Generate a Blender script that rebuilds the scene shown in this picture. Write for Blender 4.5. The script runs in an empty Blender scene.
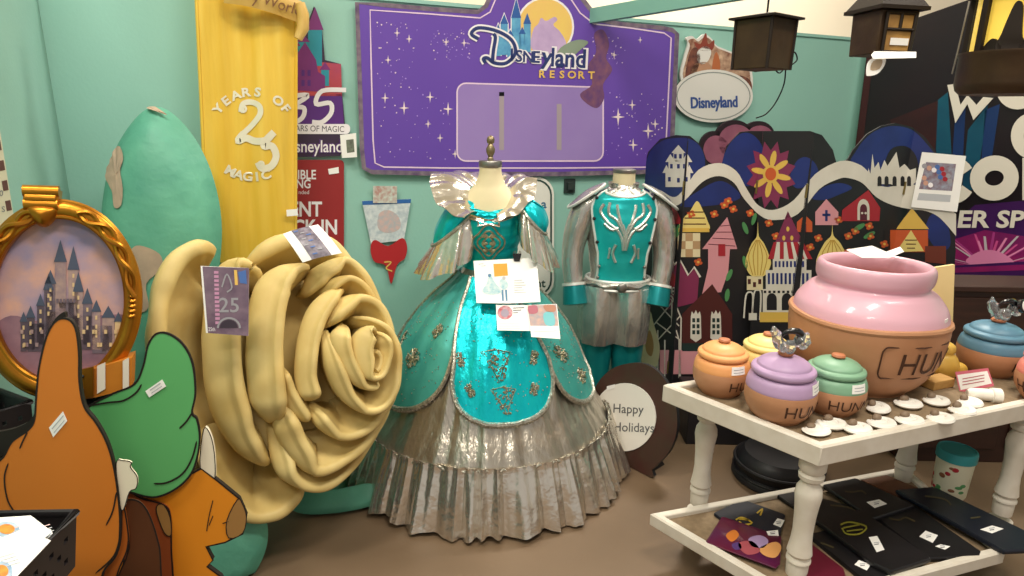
import bpy, math, random
from mathutils import Vector as V, Matrix, noise
from mathutils.geometry import tessellate_polygon
random.seed(7)
PI = math.pi
COL = bpy.context.scene.collection

# ---------------------------------------------------------------- camera
CAMH, FPX, PIT, ROL = 1.64, 630.0, math.radians(15), math.radians(1.02)
FW = V((0, math.cos(PIT), -math.sin(PIT)))
_R0, _U0 = V((1, 0, 0)), V((0, math.sin(PIT), math.cos(PIT)))
RT = _R0 * math.cos(ROL) + _U0 * math.sin(ROL)
UP = -_R0 * math.sin(ROL) + _U0 * math.cos(ROL)
EYE = V((0, 0, CAMH))
cam_data = bpy.data.cameras.new('camera')
cam_data.sensor_width = 36
cam_data.lens = 36 * FPX / 1024
cam_data.clip_start = .02
cam = bpy.data.objects.new('camera', cam_data)
COL.objects.link(cam)
m = Matrix((RT, UP, -FW)).transposed().to_4x4()
m.translation = EYE
cam.matrix_world = m
bpy.context.scene.camera = cam

def ray(x, y): return FW * FPX + RT * (x - 512) - UP * (y - 288)
def at_z(x, y, z):
    d = ray(x, y); return EYE + d * ((z - CAMH) / d.z)
def at_y(x, y, Y):
    d = ray(x, y); return EYE + d * (Y / d.y)
def on(x, y, o, n):
    d = ray(x, y); return EYE + d * ((o - EYE).dot(n) / d.dot(n))
def mpp(P): return (P - EYE).dot(FW) / FPX      # metres per pixel at P

# ---------------------------------------------------------------- materials
def lin(h):
    h = h.lstrip('#')
    def f(c):
        c /= 255
        return c / 12.92 if c <= .04045 else ((c + .055) / 1.055) ** 2.4
    return tuple(f(int(h[i:i + 2], 16)) for i in (0, 2, 4)) + (1,)

MATS = {}
def mat(name, col, rough=.6, metal=0., var=None, vs=6., vfac=.5, bump=0., bs=30., bdist=.02, stretch=None, spec=.5, emit=None, es=1., coat=0., trans=0., alpha=1., ior=1.45, detail=4.):
    if name in MATS: return MATS[name]
    M = bpy.data.materials.new(name); M.use_nodes = True
    nt = M.node_tree; b = nt.nodes['Principled BSDF']
    b.inputs['Base Color'].default_value = lin(col)
    b.inputs['Roughness'].default_value = rough
    b.inputs['Metallic'].default_value = metal
    b.inputs['Specular IOR Level'].default_value = spec
    b.inputs['Coat Weight'].default_value = coat
    b.inputs['Transmission Weight'].default_value = trans
    b.inputs['IOR'].default_value = ior
    b.inputs['Alpha'].default_value = alpha
    if emit:
        b.inputs['Emission Color'].default_value = lin(emit); b.inputs['Emission Strength'].default_value = es
    tc = mp = None
    if var or bump:
        tc = nt.nodes.new('ShaderNodeTexCoord'); mp = nt.nodes.new('ShaderNodeMapping')
        nt.links.new(tc.outputs['Object'], mp.inputs['Vector'])
        if stretch: mp.inputs['Scale'].default_value = stretch
    if var:
        n = nt.nodes.new('ShaderNodeTexNoise'); n.inputs['Scale'].default_value = vs; n.inputs['Detail'].default_value = detail
        r = nt.nodes.new('ShaderNodeValToRGB')
        r.color_ramp.elements[0].position = .5 - vfac * .4; r.color_ramp.elements[1].position = .5 + vfac * .4
        r.color_ramp.elements[0].color = lin(col); r.color_ramp.elements[1].color = lin(var)
        nt.links.new(mp.outputs[0], n.inputs['Vector']); nt.links.new(n.outputs[0], r.inputs[0]); nt.links.new(r.outputs[0], b.inputs['Base Color'])
    if bump:
        n2 = nt.nodes.new('ShaderNodeTexNoise'); n2.inputs['Scale'].default_value = bs; n2.inputs['Detail'].default_value = detail
        bp = nt.nodes.new('ShaderNodeBump'); bp.inputs['Strength'].default_value = bump; bp.inputs['Distance'].default_value = bdist
        nt.links.new(mp.outputs[0], n2.inputs['Vector']); nt.links.new(n2.outputs[0], bp.inputs['Height']); nt.links.new(bp.outputs[0], b.inputs['Normal'])
    MATS[name] = M
    return M

# ---------------------------------------------------------------- mesh builder
ORG = {}
class MB:
    def __init__(s): s.v = []; s.f = []; s.mi = []; s.sm = []; s.mats = []
    def m(s, mt):
        if mt not in s.mats: s.mats.append(mt)
        return s.mats.index(mt)
    def add(s, vs, fs, mt, smooth=True):
        b = len(s.v); k = s.m(mt)
        s.v += [V(p) for p in vs]
        for f in fs:
            s.f.append([b + i for i in f]); s.mi.append(k); s.sm.append(smooth)
        return s
    def prism(s, pts, vec, mt, side=None):
        """planar outline pts, extruded by vec; the face at pts+vec is the front"""
        pts = [V(p) for p in pts]; n = len(pts)
        if n < 3: return s
        tr = tessellate_polygon([pts])
        fr = [p + vec for p in pts]
        s.add(fr, [list(t) for t in tr], mt, False)
        s.add(pts, [list(t) for t in tr], side or mt, False)
        s.add(pts + fr, [[i, (i + 1) % n, n + (i + 1) % n, n + i] for i in range(n)], side or mt, False)
        return s
    def box(s, lo, hi, mt):
        x0, y0, z0 = lo; x1, y1, z1 = hi
        return s.hexa([(x0, y0), (x1, y0), (x1, y1), (x0, y1)], z0, z1, mt)
    def hexa(s, quad, z0, z1, mt, top=None):
        top = top or quad
        vs = [V((p[0], p[1], z0)) for p in quad] + [V((p[0], p[1], z1)) for p in top]; n = len(quad)
        return s.add(vs, [list(range(n))[::-1], list(range(n, 2 * n))] + [[i, (i + 1) % n, n + (i + 1) % n, n + i] for i in range(n)], mt, False)
    def lathe(s, prof, o, mt, n=32, M=None, rx=1., ry=1., caps=True, smooth=True):
        o = V(o); vs = []; fs = []
        for r, z in prof:
            for i in range(n):
                a = 2 * PI * i / n
                p = V((r * rx * math.cos(a), r * ry * math.sin(a), z))
                if M: p = M @ p
                vs.append(o + p)
        for j in range(len(prof) - 1):
            for i in range(n):
                fs.append([j * n + i, j * n + (i + 1) % n, (j + 1) * n + (i + 1) % n, (j + 1) * n + i])
        if caps:
            fs.append(list(range(n))[::-1]); fs.append([(len(prof) - 1) * n + i for i in range(n)])
        return s.add(vs, fs, mt, smooth)
    def tube(s, path, rad, mt, n=8, closed=False, flat=1.):
        path = [V(p) for p in path]; L = len(path)
        if not hasattr(rad, '__len__'): rad = [rad] * L
        vs = []; fs = []; prev = None
        for i, p in enumerate(path):
            t = (path[(i + 1) % L] - path[i - 1]) if closed else (path[min(i + 1, L - 1)] - path[max(i - 1, 0)])
            t.normalize()
            if prev is None:
                a = V((0, 0, 1)) if abs(t.z) < .9 else V((1, 0, 0))
                u = t.cross(a).normalized()
            else:
                u = prev - t * prev.dot(t)
                u = u.normalized() if u.length > 1e-6 else prev
            prev = u; w = t.cross(u)
            for k in range(n):
                an = 2 * PI * k / n
                vs.append(p + u * math.cos(an) * rad[i] + w * math.sin(an) * rad[i] * flat)
        R = L if closed else L - 1
        for i in range(R):
            j = (i + 1) % L
            for k in range(n):
                fs.append([i * n + k, i * n + (k + 1) % n, j * n + (k + 1) % n, j * n + k])
        if not closed:
            fs.append(list(range(n))[::-1]); fs.append([(L - 1) * n + k for k in range(n)])
        return s.add(vs, fs, mt)
    def grid(s, fn, nu, nv, mt, cu=False, cv=False):
        vs = [fn(i / nu, j / nv) for i in range(nu + (0 if cu else 1)) for j in range(nv + (0 if cv else 1))]
        NU = nu if cu else nu + 1; NV = nv if cv else nv + 1; fs = []
        for i in range(nu):
            for j in range(nv):
                a, b = i, (i + 1) % NU; c, d = j, (j + 1) % NV
                fs.append([a * NV + c, b * NV + c, b * NV + d, a * NV + d])
        return s.add(vs, fs, mt)
    def sheet(s, fn, nu, nv, mt, thick, cu=False):
        """grid surface with real thickness along its normals"""
        def nrm(u, v):
            e = .004
            p = fn(u, v); du = fn(u + e, v) - fn(u - e, v); dv = fn(u, min(v + e, 1)) - fn(u, max(v - e, 0))
            c = du.cross(dv)
            return c.normalized() if c.length > 1e-12 else V((0, 0, 1))
        NU = nu if cu else nu + 1; NV = nv + 1
        A = []; B = []
        for i in range(NU):
            for j in range(NV):
                u, v = i / nu, j / nv
                p = fn(u, v); k = nrm(u, v)
                A.append(p + k * thick / 2); B.append(p - k * thick / 2)
        n0 = len(A); fs = []
        for i in range(nu):
            for j in range(nv):
                a, b = i, (i + 1) % NU
                q = [a * NV + j, b * NV + j, b * NV + j + 1, a * NV + j + 1]
                fs.append(q); fs.append([n0 + k for k in q[::-1]])
        for i in range(nu):
            a, b = i, (i + 1) % NU
            for j in (0, nv): fs.append([a * NV + j, b * NV + j, n0 + b * NV + j, n0 + a * NV + j])
        if not cu:
            for i in (0, nu):
                for j in range(nv): fs.append([i * NV + j, i * NV + j + 1, n0 + i * NV + j + 1, n0 + i * NV + j])
        return s.add(A + B, fs, mt)
    def blob(s, c, r, mt, n=12, k=8, M=None, fn=None):
        c = V(c); r = (r, r, r) if not hasattr(r, '__len__') else r; vs = []; fs = []
        for j in range(k + 1):
            ph = -PI / 2 + PI * j / k
            for i in range(n):
                a = 2 * PI * i / n
                p = V((math.cos(ph) * math.cos(a) * r[0], math.cos(ph) * math.sin(a) * r[1], math.sin(ph) * r[2]))
                if fn: p = fn(p)
                if M: p = M @ p
                vs.append(c + p)
        for j in range(k):
            for i in range(n): fs.append([j * n + i, j * n + (i + 1) % n, (j + 1) * n + (i + 1) % n, (j + 1) * n + i])
        return s.add(vs, fs, mt)
    def build(s, name, parent=None, base=None, angle=40, bevel=0):
        if not s.v: s.v = [V((0, 0, 0))]
        if parent is not None: o0 = ORG[parent.name]
        elif base is not None: o0 = V(base)
        else:
            xs = [p.x for p in s.v]; ys = [p.y for p in s.v]; zs = [p.z for p in s.v]
            o0 = V(((min(xs) + max(xs)) / 2, (min(ys) + max(ys)) / 2, min(zs)))
        me = bpy.data.meshes.new(name)
        me.from_pydata([p - o0 for p in s.v], [], s.f)
        for mt in s.mats: me.materials.append(mt)
        me.polygons.foreach_set('material_index', s.mi)
        me.polygons.foreach_set('use_smooth', s.sm)
        me.validate(); me.update()
        try: me.set_sharp_from_angle(angle=math.radians(angle))
        except Exception: pass
        o = bpy.data.objects.new(name, me); COL.objects.link(o)
        if parent is not None: o.parent = parent
        else: o.location = o0
        ORG[o.name] = o0
        if bevel:
            md = o.modifiers.new('edge', 'BEVEL'); md.width = bevel; md.segments = 2; md.limit_method = 'ANGLE'; md.angle_limit = math.radians(50)
        return o

def thing(name, base, label, cat, group=None):
    o = bpy.data.objects.new(name, None); COL.objects.link(o)
    o.empty_display_size = .05
    o.location = V(base); ORG[o.name] = V(base)
    return tag(o, label, cat, group)
def tag(o, label, cat, group=None, kind=None):
    o['label'] = label; o['category'] = cat
    if group: o['group'] = group
    if kind: o['kind'] = kind
    return o
def struct(o):
    o['kind'] = 'structure'; return o
def dup(root, loc, label, rotz=0., scale=None):
    r = root.copy(); COL.objects.link(r); r.location = loc; r['label'] = label
    r.rotation_euler = (0, 0, rotz)
    if scale: r.scale = (scale,) * 3
    for ch in list(root.children):
        c = ch.copy(); COL.objects.link(c); c.parent = r
        for g in list(ch.children):
            d = g.copy(); COL.objects.link(d); d.parent = c
    return r

# ---------------------------------------------------------------- outlines, lettering, flat boards
def sm(pts, n=5, closed=True):
    L = len(pts); out = []
    dim = len(pts[0])
    for i in range(L if closed else L - 1):
        if closed: p0, p1, p2, p3 = pts[i - 1], pts[i], pts[(i + 1) % L], pts[(i + 2) % L]
        else: p0, p1, p2, p3 = pts[max(i - 1, 0)], pts[i], pts[i + 1], pts[min(i + 2, L - 1)]
        for k in range(n):
            t = k / n; t2 = t * t; t3 = t2 * t
            out.append(tuple(.5 * (2 * p1[d] + (p2[d] - p0[d]) * t + (2 * p0[d] - 5 * p1[d] + 4 * p2[d] - p3[d]) * t2 + (3 * p1[d] - p0[d] - 3 * p2[d] + p3[d]) * t3) for d in range(dim)))
    if not closed: out.append(tuple(pts[-1]))
    return out
def ell(cx, cy, rx, ry, n=28, a0=0., a1=2 * PI, rot=0.):
    full = abs(a1 - a0 - 2 * PI) < 1e-6; N = n if full else n + 1; out = []
    for i in range(N):
        a = a0 + (a1 - a0) * i / n; x, y = rx * math.cos(a), ry * math.sin(a)
        out.append((cx + x * math.cos(rot) - y * math.sin(rot), cy + x * math.sin(rot) + y * math.cos(rot)))
    return out
def rect(x0, y0, x1, y1): return [(x0, y0), (x1, y0), (x1, y1), (x0, y1)]
def rrect(x0, y0, x1, y1, r, n=5):
    out = []
    for cx, cy, a in ((x1 - r, y0 + r, -PI / 2), (x1 - r, y1 - r, 0), (x0 + r, y1 - r, PI / 2), (x0 + r, y0 + r, PI)):
        out += [(cx + r * math.cos(a + PI / 2 * i / n), cy + r * math.sin(a + PI / 2 * i / n)) for i in range(n + 1)]
    return out
def clipx(pts, x, keep_right, x2=None, H=1000.):
    """clip an outline against a (slightly leaning) vertical line"""
    def side(p): return (p[0] - x) if keep_right else (x - p[0])
    out = []; L = len(pts)
    for i in range(L):
        a, b = pts[i], pts[(i + 1) % L]; sa, sb = side(a), side(b)
        if sa >= 0: out.append(a)
        if (sa > 0 > sb) or (sa < 0 < sb):
            t = sa / (sa - sb); out.append((a[0] + (b[0] - a[0]) * t, a[1] + (b[1] - a[1]) * t))
    return out

_TX = {}
def text_mesh(s, bold=0.):
    k = (s, bold)
    if k not in _TX:
        cu = bpy.data.curves.new('lettering', 'FONT'); cu.body = s; cu.offset = bold; cu.resolution_u = 3; cu.fill_mode = 'FRONT'
        ob = bpy.data.objects.new('lettering', cu); COL.objects.link(ob)
        dg = bpy.context.evaluated_depsgraph_get(); dg.update()
        me = bpy.data.meshes.new_from_object(ob.evaluated_get(dg))
        vs = [(v.co.x, v.co.y) for v in me.vertices]; fs = [list(p.vertices) for p in me.polygons]
        bpy.data.objects.remove(ob); bpy.data.meshes.remove(me); bpy.data.curves.remove(cu)
        _TX[k] = (vs, fs)
    return _TX[k]

class Board:
    """a flat thing standing on its own plane: outlines are read off the photograph and set down on that plane"""
    def __init__(s, o, n, mb=None):
        s.o = V(o); s.n = V(n).normalized(); s.mb = mb or MB()
        if s.n.dot(EYE - s.o) < 0: s.n = -s.n
    def P(s, x, y, off=0.):
        p = on(x, y, s.o, s.n)
        if p.z < .004:
            # stop at the floor: slide up along the plane
            up = V((0, 0, 1)) - s.n * s.n.z
            if up.length > .1: p = p + up * ((.004 - p.z) / up.z)
        return p + s.n * off
    def poly(s, pts, mt, off=0., th=.001, side=None):
        q = [s.P(x, y, off) for x, y in pts]
        s.mb.prism(q, s.n * th, mt, side); return s
    def stroke(s, pts, w, mt, off=0., th=.001, closed=False):
        L = len(pts); A = []; B = []
        ws = w if hasattr(w, '__len__') else [w] * L
        for i, (x, y) in enumerate(pts):
            a = pts[(i - 1) % L] if closed else pts[max(i - 1, 0)]
            b = pts[(i + 1) % L] if closed else pts[min(i + 1, L - 1)]
            dx, dy = b[0] - a[0], b[1] - a[1]; l = math.hypot(dx, dy) or 1
            nx, ny = -dy / l * ws[i] / 2, dx / l * ws[i] / 2
            A.append(s.P(x + nx, y + ny, off + th)); B.append(s.P(x - nx, y - ny, off + th))
        R = L if closed else L - 1
        s.mb.add(A + B, [[i, (i + 1) % L, L + (i + 1) % L, L + i] for i in range(R)], mt, False); return s
    def text(s, t, x, y, h, mt, off=.002, rot=0., align='l', sx=1., bold=0., shear=0., arc=None):
        """h = cap height in pixels; x, y = baseline start (or centre / end)"""
        vs, fs = text_mesh(t, bold)
        if not vs: return s
        k = h / .73; mx = max(v[0] for v in vs); mn = min(v[0] for v in vs)
        ox = {'l': -mn, 'c': -(mx + mn) / 2, 'r': -mx}[align]
        out = []
        for vx, vy in vs:
            px = (vx + ox + vy * shear) * k * sx; py = -vy * k
            if arc:                                   # arc = radius in px (>0: letters sit on top of a circle)
                a = px / arc; rr = arc - py
                qx = rr * math.sin(a); qy = arc - rr * math.cos(a)
            else: qx, qy = px, py
            out.append(s.P(x + qx * math.cos(rot) - qy * math.sin(rot), y + qx * math.sin(rot) + qy * math.cos(rot), off))
        s.mb.add(out, fs, mt, False); return s
    def build(s, *a, **k): return s.mb.build(*a, **k)
# ================================================================ colours
TEAL = mat('teal_wall_paint', '#9acabd', .55, var='#90c2b4', vs=1.5, vfac=.9, bump=.05, bs=60)
TEALL = mat('teal_left_wall_paint', '#94bfb3', .6, var='#8ab4a8', vs=2, bump=.05, bs=60)
CREAM = mat('cream_warehouse_wall', '#f7ecd6', .8, var='#f1e3cb', vs=.8)
FLOORM = mat('tan_concrete', '#77634e', .5, var='#6a5641', vs=1.6, vfac=.8, bump=.04, bs=25)
CEILM = mat('warehouse_ceiling', '#e6dcc8', .9)
DARKW = mat('charcoal_partition', '#2a2626', .7)
WHITEP = mat('white_paper', '#f4f3ef', .6)
GREYP = mat('grey_print', '#b9bcc0', .6)
BLACKP = mat('black_paint', '#17161a', .5, var='#1f1d20', vs=5)
BLACKM = mat('black_metal', '#15141a', .4, .6)
STICK = mat('sticker_paper', '#f7f6f2', .5)
INK = mat('grey_ink', '#6f7076', .6)
WHITEG = mat('white_board_paint', '#eeebe2', .5)

# ================================================================ room shell
WO, WN = V((0, 3.65, 0)), V((.375, -.927, 0)).normalized()
WD = V((.927, .375, 0)).normalized()
CL = V((-2.0, 2.842, 0)); CL = WO + WD * ((CL - WO).dot(WD))
CR = WO + WD * 3.02
def slab(name, a, b, z0, z1, back, mt):
    """upright wall from a to b, its room face on the line a-b, 'back' = thickness vector"""
    q = [(a.x, a.y), (b.x, b.y), (b.x + back.x, b.y + back.y), (a.x + back.x, a.y + back.y)]
    return struct(MB().hexa(q, z0, z1, mt).build(name))
PT = 2.195
slab('wall_back', CL - WD * .1, CR, 0, PT, -WN * .1, TEAL)
LD = V((.375, -.927, 0)).normalized()
slab('wall_left', CL, CL + LD * 2.6, 0, 2.6, -WD * .1, TEALL)
slab('wall_right', CR, CR + LD * 2.9, 0, PT, WD * .1, TEAL)
UB = WO - WN * 1.6
slab('wall_upper_back', UB - WD * 6, UB + WD * 7, 0, 5.2, -WN * .1, CREAM)
struct(MB().box((-6, -5, -.1), (8, 9, 0), FLOORM).build('floor'))
struct(MB().box((-6, -5, 5.2), (8, 9, 5.3), CEILM).build('ceiling'))
# top cap board of the partition
MBc = MB()
a, b = CL + WN * .012, CR + WN * .012
MBc.hexa([(a.x, a.y), (b.x, b.y), ((b - WN * .13).x, (b - WN * .13).y), ((a - WN * .13).x, (a - WN * .13).y)], PT, PT + .018, TEAL)
struct(MBc.build('trim_1'))
# teal brace plank running from the partition top out over the room
p0 = on(588, 24, WO, WN); p1 = at_z(752, -2, p0.z + .02)
d = (p1 - p0).normalized(); p1 = p0 + d * 3.2
sd = d.cross(V((0, 0, 1))).normalized() * .022
mbb = MB()
vs = []
for p in (p0, p1):
    for sx, sz in ((-1, 0), (1, 0), (1, 1), (-1, 1)): vs.append(p + sd * sx + V((0, 0, .075 * sz)))
mbb.add(vs, [[0, 1, 2, 3], [7, 6, 5, 4], [0, 4, 5, 1], [1, 5, 6, 2], [2, 6, 7, 3], [3, 7, 4, 0]], mat('brace_teal', '#7fb5a6', .6), False)
tag(mbb.build('brace_plank'), 'long thin teal wooden plank sloping out from the top of the back wall', 'plank')

# ================================================================ lights: rows of ceiling fixtures
LAMPM = mat('lamp_diffuser', '#ffffff', .5, emit='#fff1dc', es=6.)
def lamp(x, y, z, e, sx=1.25, sy=.5, col=(1, .93, .82), rot=0):
    L = bpy.data.lights.new('ceiling_light', 'AREA'); L.shape = 'RECTANGLE'; L.size = sx; L.size_y = sy; L.energy = e; L.color = col
    o = bpy.data.objects.new('ceiling_light', L); COL.objects.link(o); o.location = (x, y, z); o.rotation_euler = (0, 0, rot)
    return o
lamp(-1.3, .9, 4.3, 80, rot=.4)
lamp(.9, .7, 4.3, 86, rot=.4)
lamp(2.6, 1.9, 4.3, 50, rot=.4)
lamp(-.3, -1.6, 4.3, 70, rot=.4)
lamp(1.9, 4.7, 4.9, 210, rot=.4)
lamp(-1.6, 3.9, 4.5, 30, rot=.4)
W = bpy.data.worlds.new('World'); bpy.context.scene.world = W; W.use_nodes = True
W.node_tree.nodes['Background'].inputs[0].default_value = (1, .95, .88, 1)
W.node_tree.nodes['Background'].inputs[1].default_value = .5
sc = bpy.context.scene
sc.view_settings.view_transform = 'Standard'; sc.view_settings.look = 'None'; sc.view_settings.gamma = 1; sc.view_settings.exposure = 0.0
sc.view_settings.use_curve_mapping = False
sc.cycles.max_bounces = 8

# ================================================================ wall signs
def wallb(off): return Board(WO + WN * off, WN)
# ---- big purple sign
PUR = mat('sign_purple', '#5f41a4', .42, var='#7350b4', vs=1.1, vfac=1., detail=2)
PUR2 = mat('sign_purple_panel', '#a38bc6', .42, var='#8f74bb', vs=2.2, vfac=.9)
PINKL = mat('sign_pink_line', '#e9cfe6', .5)
PEDGE = mat('sign_worn_edge', '#584468', .8, var='#8d7f86', vs=24, vfac=.6)
SPARK = mat('sign_sparkle', '#f4dfe0', .4)
SPARK2 = mat('sign_sparkle_violet', '#b79ae0', .5)
NAVY = mat('logo_navy', '#27366f', .45)
WHT = mat('logo_white', '#f3eef2', .45)
SUNY = mat('logo_sun', '#f0cf6a', .45, var='#eebf72', vs=6)
LAV = mat('logo_lavender', '#cdb2d8', .45, var='#b79cc9', vs=14)
LBLUE = mat('logo_castle_blue', '#6bb4d6', .45, var='#4b8fc2', vs=30)
GOLDT = mat('logo_gold', '#e7bd62', .45)
BROWNST = mat('water_stain', '#5e3c74', .7, var='#85566a', vs=22)
B = wallb(.035)
out = [(357, 3), (384, 5), (430, 9), (478, 12), (486, 6), (491, -6), (500, -17), (520, -23), (548, -24), (568, -17), (580, -4), (590, 9), (598, 20), (620, 24), (662, 28), (672, 30), (677, 34), (674, 100), (671, 160), (668, 170), (640, 172), (560, 174), (450, 174), (372, 172), (364, 168), (362, 150), (359, 60)]
B.poly(out, PUR, -.03, .03, PEDGE)
# worn rim
B.stroke(out, 4.5, PEDGE, .0004, .0006, True)
inn = [(370, 10), (430, 14), (480, 18), (490, 12), (496, -2), (506, -11), (530, -16), (556, -13), (570, -2), (580, 13), (594, 24), (630, 28), (664, 33), (671, 38), (668, 100), (665, 160), (661, 167), (560, 168), (450, 168), (384, 167), (375, 163), (373, 140), (371, 60)]
B.stroke(inn, 1.4, PINKL, .0012, .0006, True)
pan = rrect(457, 83, 603, 161, 9)
pan = [(x, y + (x - 457) * .03 * (1 if y < 120 else .0)) for x, y in pan]
B.poly(pan, PUR2, .0006, .0006)
B.stroke(pan, 1.5, PINKL, .0014, .0006, True)
for x in (501.5, 559):
    B.poly(rect(x - 2.4, 92 if x < 520 else 104, x + 2.4, 150), mat('sign_slot', '#a89aa2', .6), .0014, .0006)
B.poly(rect(499, 92, 504, 96), BLACKM, .0022, .0008)
rr = random.Random(3)
def spark(x, y, r, mt):
    pts = []
    for k in range(8):
        a = PI / 4 * k; q = r * .85 if k % 2 == 0 else r * .2
        pts.append((x + q * math.sin(a), y - q * math.cos(a) * (1.35 if k % 4 == 0 else 1)))
    B.poly(pts, mt, .0014, .0006)
for x, y, r in ((397, 33, 4), (409, 39, 4), (385, 98, 5), (404, 108, 6), (448, 109, 6), (430, 97, 5), (428, 124, 4), (440, 138, 4), (455, 154, 4), (618, 117, 8), (632, 105, 5), (648, 131, 7), (633, 145, 6), (655, 124, 5), (446, 42, 4), (464, 43, 4), (601, 51, 4), (614, 55, 4), (388, 60, 4), (640, 40, 3)):
    spark(x, y, r, SPARK)
for i in range(240):
    zone = rr.choice(((376, 20, 420, 90), (376, 85, 455, 160), (430, 30, 470, 60), (592, 36, 625, 66), (606, 92, 664, 158)))
    x, y = rr.uniform(zone[0], zone[2]), rr.uniform(zone[1], zone[3])
    if 455 < x < 605 and 80 < y < 163: continue
    B.poly(ell(x, y, *(2 * (rr.uniform(.25, .8),)), n=6), rr.choice((SPARK, SPARK2)), .0014, .0006)
# stain by the panel
B.poly(sm([(594, 34), (603, 30), (609, 44), (606, 58), (612, 70), (603, 84), (604, 98), (597, 108), (586, 103), (580, 94), (592, 84), (588, 66), (596, 52)], 4), BROWNST, .0017, .0004)
# logo: sun disc, grizzly-shaped peak, plain turrets
B.poly(ell(545, 27, 29, 30), WHT, .0016, .0005)
B.poly(ell(545, 27, 27, 28), SUNY, .0022, .0005)
B.poly(sm([(531, 48), (533, 30), (538, 24), (541, 18), (546, 21), (554, 17), (557, 20), (553, 25), (560, 32), (566, 44), (560, 52), (545, 56)], 4), LAV, .0028, .0005)
B.poly(sm([(560, 48), (576, 40), (588, 42), (580, 50), (570, 58), (556, 60)], 4), mat('logo_sage', '#8a9a86', .5), .0032, .0004)
for x, w, yb, yt, tip in ((516, 9, 55, 18, -2), (504, 7, 55, 24, 14), (527, 7, 52, 24, 13), (498, 5, 56, 32, 24), (522, 6, 54, 34, 27), (510, 6, 57, 36, 30)):
    B.poly([(x - w / 2 - 1, yb), (x - w / 2 - 1, yt), (x, tip - 2), (x + w / 2 + 1, yt), (x + w / 2 + 1, yb)], WHT, .0022, .0004)
    B.poly([(x - w / 2, yb), (x - w / 2, yt), (x + w / 2, yt), (x + w / 2, yb)], LBLUE, .0028, .0004)
    B.poly([(x - w / 2 - .5, yt), (x, tip), (x + w / 2 + .5, yt)], mat('logo_roof_blue', '#2f5fa5', .5), .0034, .0004)
# lettering
def logo_D(bb, x, y, k, mt, off, w):
    bb.stroke([(x + px * k, y + py * k) for px, py in sm([(10, -2), (11, -14), (13, -27), (11, -31)], 5, False)], w, mt, off)
    bb.stroke([(x + px * k, y + py * k) for px, py in sm([(3, -2), (1, -6), (5, -7), (12, -2), (24, -2), (33, -12), (29, -25), (14, -34), (-4, -37), (-11, -31), (-4, -26)], 5, False)], w, mt, off)
for off, w, bo, mt in ((.004, 7, .075, WHT), (.005, 3.4, .02, NAVY)):
    logo_D(B, 482, 65, 1.0, mt, off, w)
    for ch, x_, y_, h_ in (('I', 510, 60.5, 12.5), ('S', 515, 61.5, 12), ('N', 522.5, 62, 11.5), ('E', 532.5, 62.5, 12)): B.text(ch, x_, y_, h_, mt, off + .001, rot=.04, sx=.95, bold=bo)
    B.text('y', 540, 63, 17, mt, off + .001, rot=.12, sx=1.0, bold=bo)
    B.text('land', 550.5, 66, 19, mt, off + .001, rot=.05, sx=.84, bold=bo)
for k, ch in enumerate('RESORT'): B.text(ch, 542 + k * 9.8, 77.5 + k * .25, 7.5, GOLDT, .0045, rot=.02, sx=1.05, bold=.03, align='c')
tag(B.build('resort_sign'), 'large purple sign with white sparkles and Disneyland Resort lettering high on the back wall', 'sign')

# ---- oval name-badge sign with a brown rocky scene above
B = wallb(.03)
BADGE = mat('badge_white', '#e4e0da', .4)
ROCK = mat('badge_rock_picture', '#7b4a38', .5, var='#d9b79a', vs=22, vfac=.5)
DARKR = mat('badge_dark_picture', '#4b2c2a', .6, var='#8a5340', vs=30)
head = sm([(681, 80), (684, 58), (688, 44), (686, 38), (692, 36), (697, 39), (704, 34), (711, 38), (716, 45), (722, 48), (727, 50), (740, 56), (751, 68), (752, 90), (740, 100), (700, 100)], 4)
B.poly([(x, y) for x, y in head], BADGE, -.012, .012)
B.poly([(716 + (x - 716) * .93, 70 + (y - 70) * .92) for x, y in head], ROCK, .0006, .0006)
for pts, mt in (([(685, 78), (690, 52), (697, 48), (700, 60), (694, 76)], DARKR), ([(697, 52), (706, 46), (711, 52), (707, 62), (699, 64)], BADGE), ([(716, 52), (720, 64), (718, 84), (714, 84), (712, 66)], mat('badge_orange', '#b9693f', .6)), ([(692, 66), (706, 62), (712, 70), (706, 80), (694, 80)], mat('badge_tan', '#b98a6c', .6)), ([(738, 76), (750, 80), (751, 92), (741, 90)], DARKR), ([(703, 38), (706, 33), (708, 44), (714, 40), (712, 50), (699, 50), (694, 42), (700, 44)], mat('badge_rust', '#8d3f30', .6))):
    B.poly(sm(pts, 4), mt, .0014, .0005)
B.poly(ell(713, 96, 39.5, 26.5, 40), BADGE, -.006, .010, mat('badge_edge', '#7f8781', .5))
B.stroke(ell(713, 96, 36.5, 23.5, 40), 1., mat('badge_line', '#8f9590', .5), .0046, .0005, True)
for dx in (0, .45): B.text('Disneyland', 713.5 + dx, 107.5, 11.5, mat('badge_blue', '#3a5596', .5), .0056 + dx * .001, rot=-.03, align='c', sx=.68, bold=.022)
tag(B.build('badge_sign'), 'white oval Disneyland badge sign topped by a brown rocky picture, on the back wall', 'sign')

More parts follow.
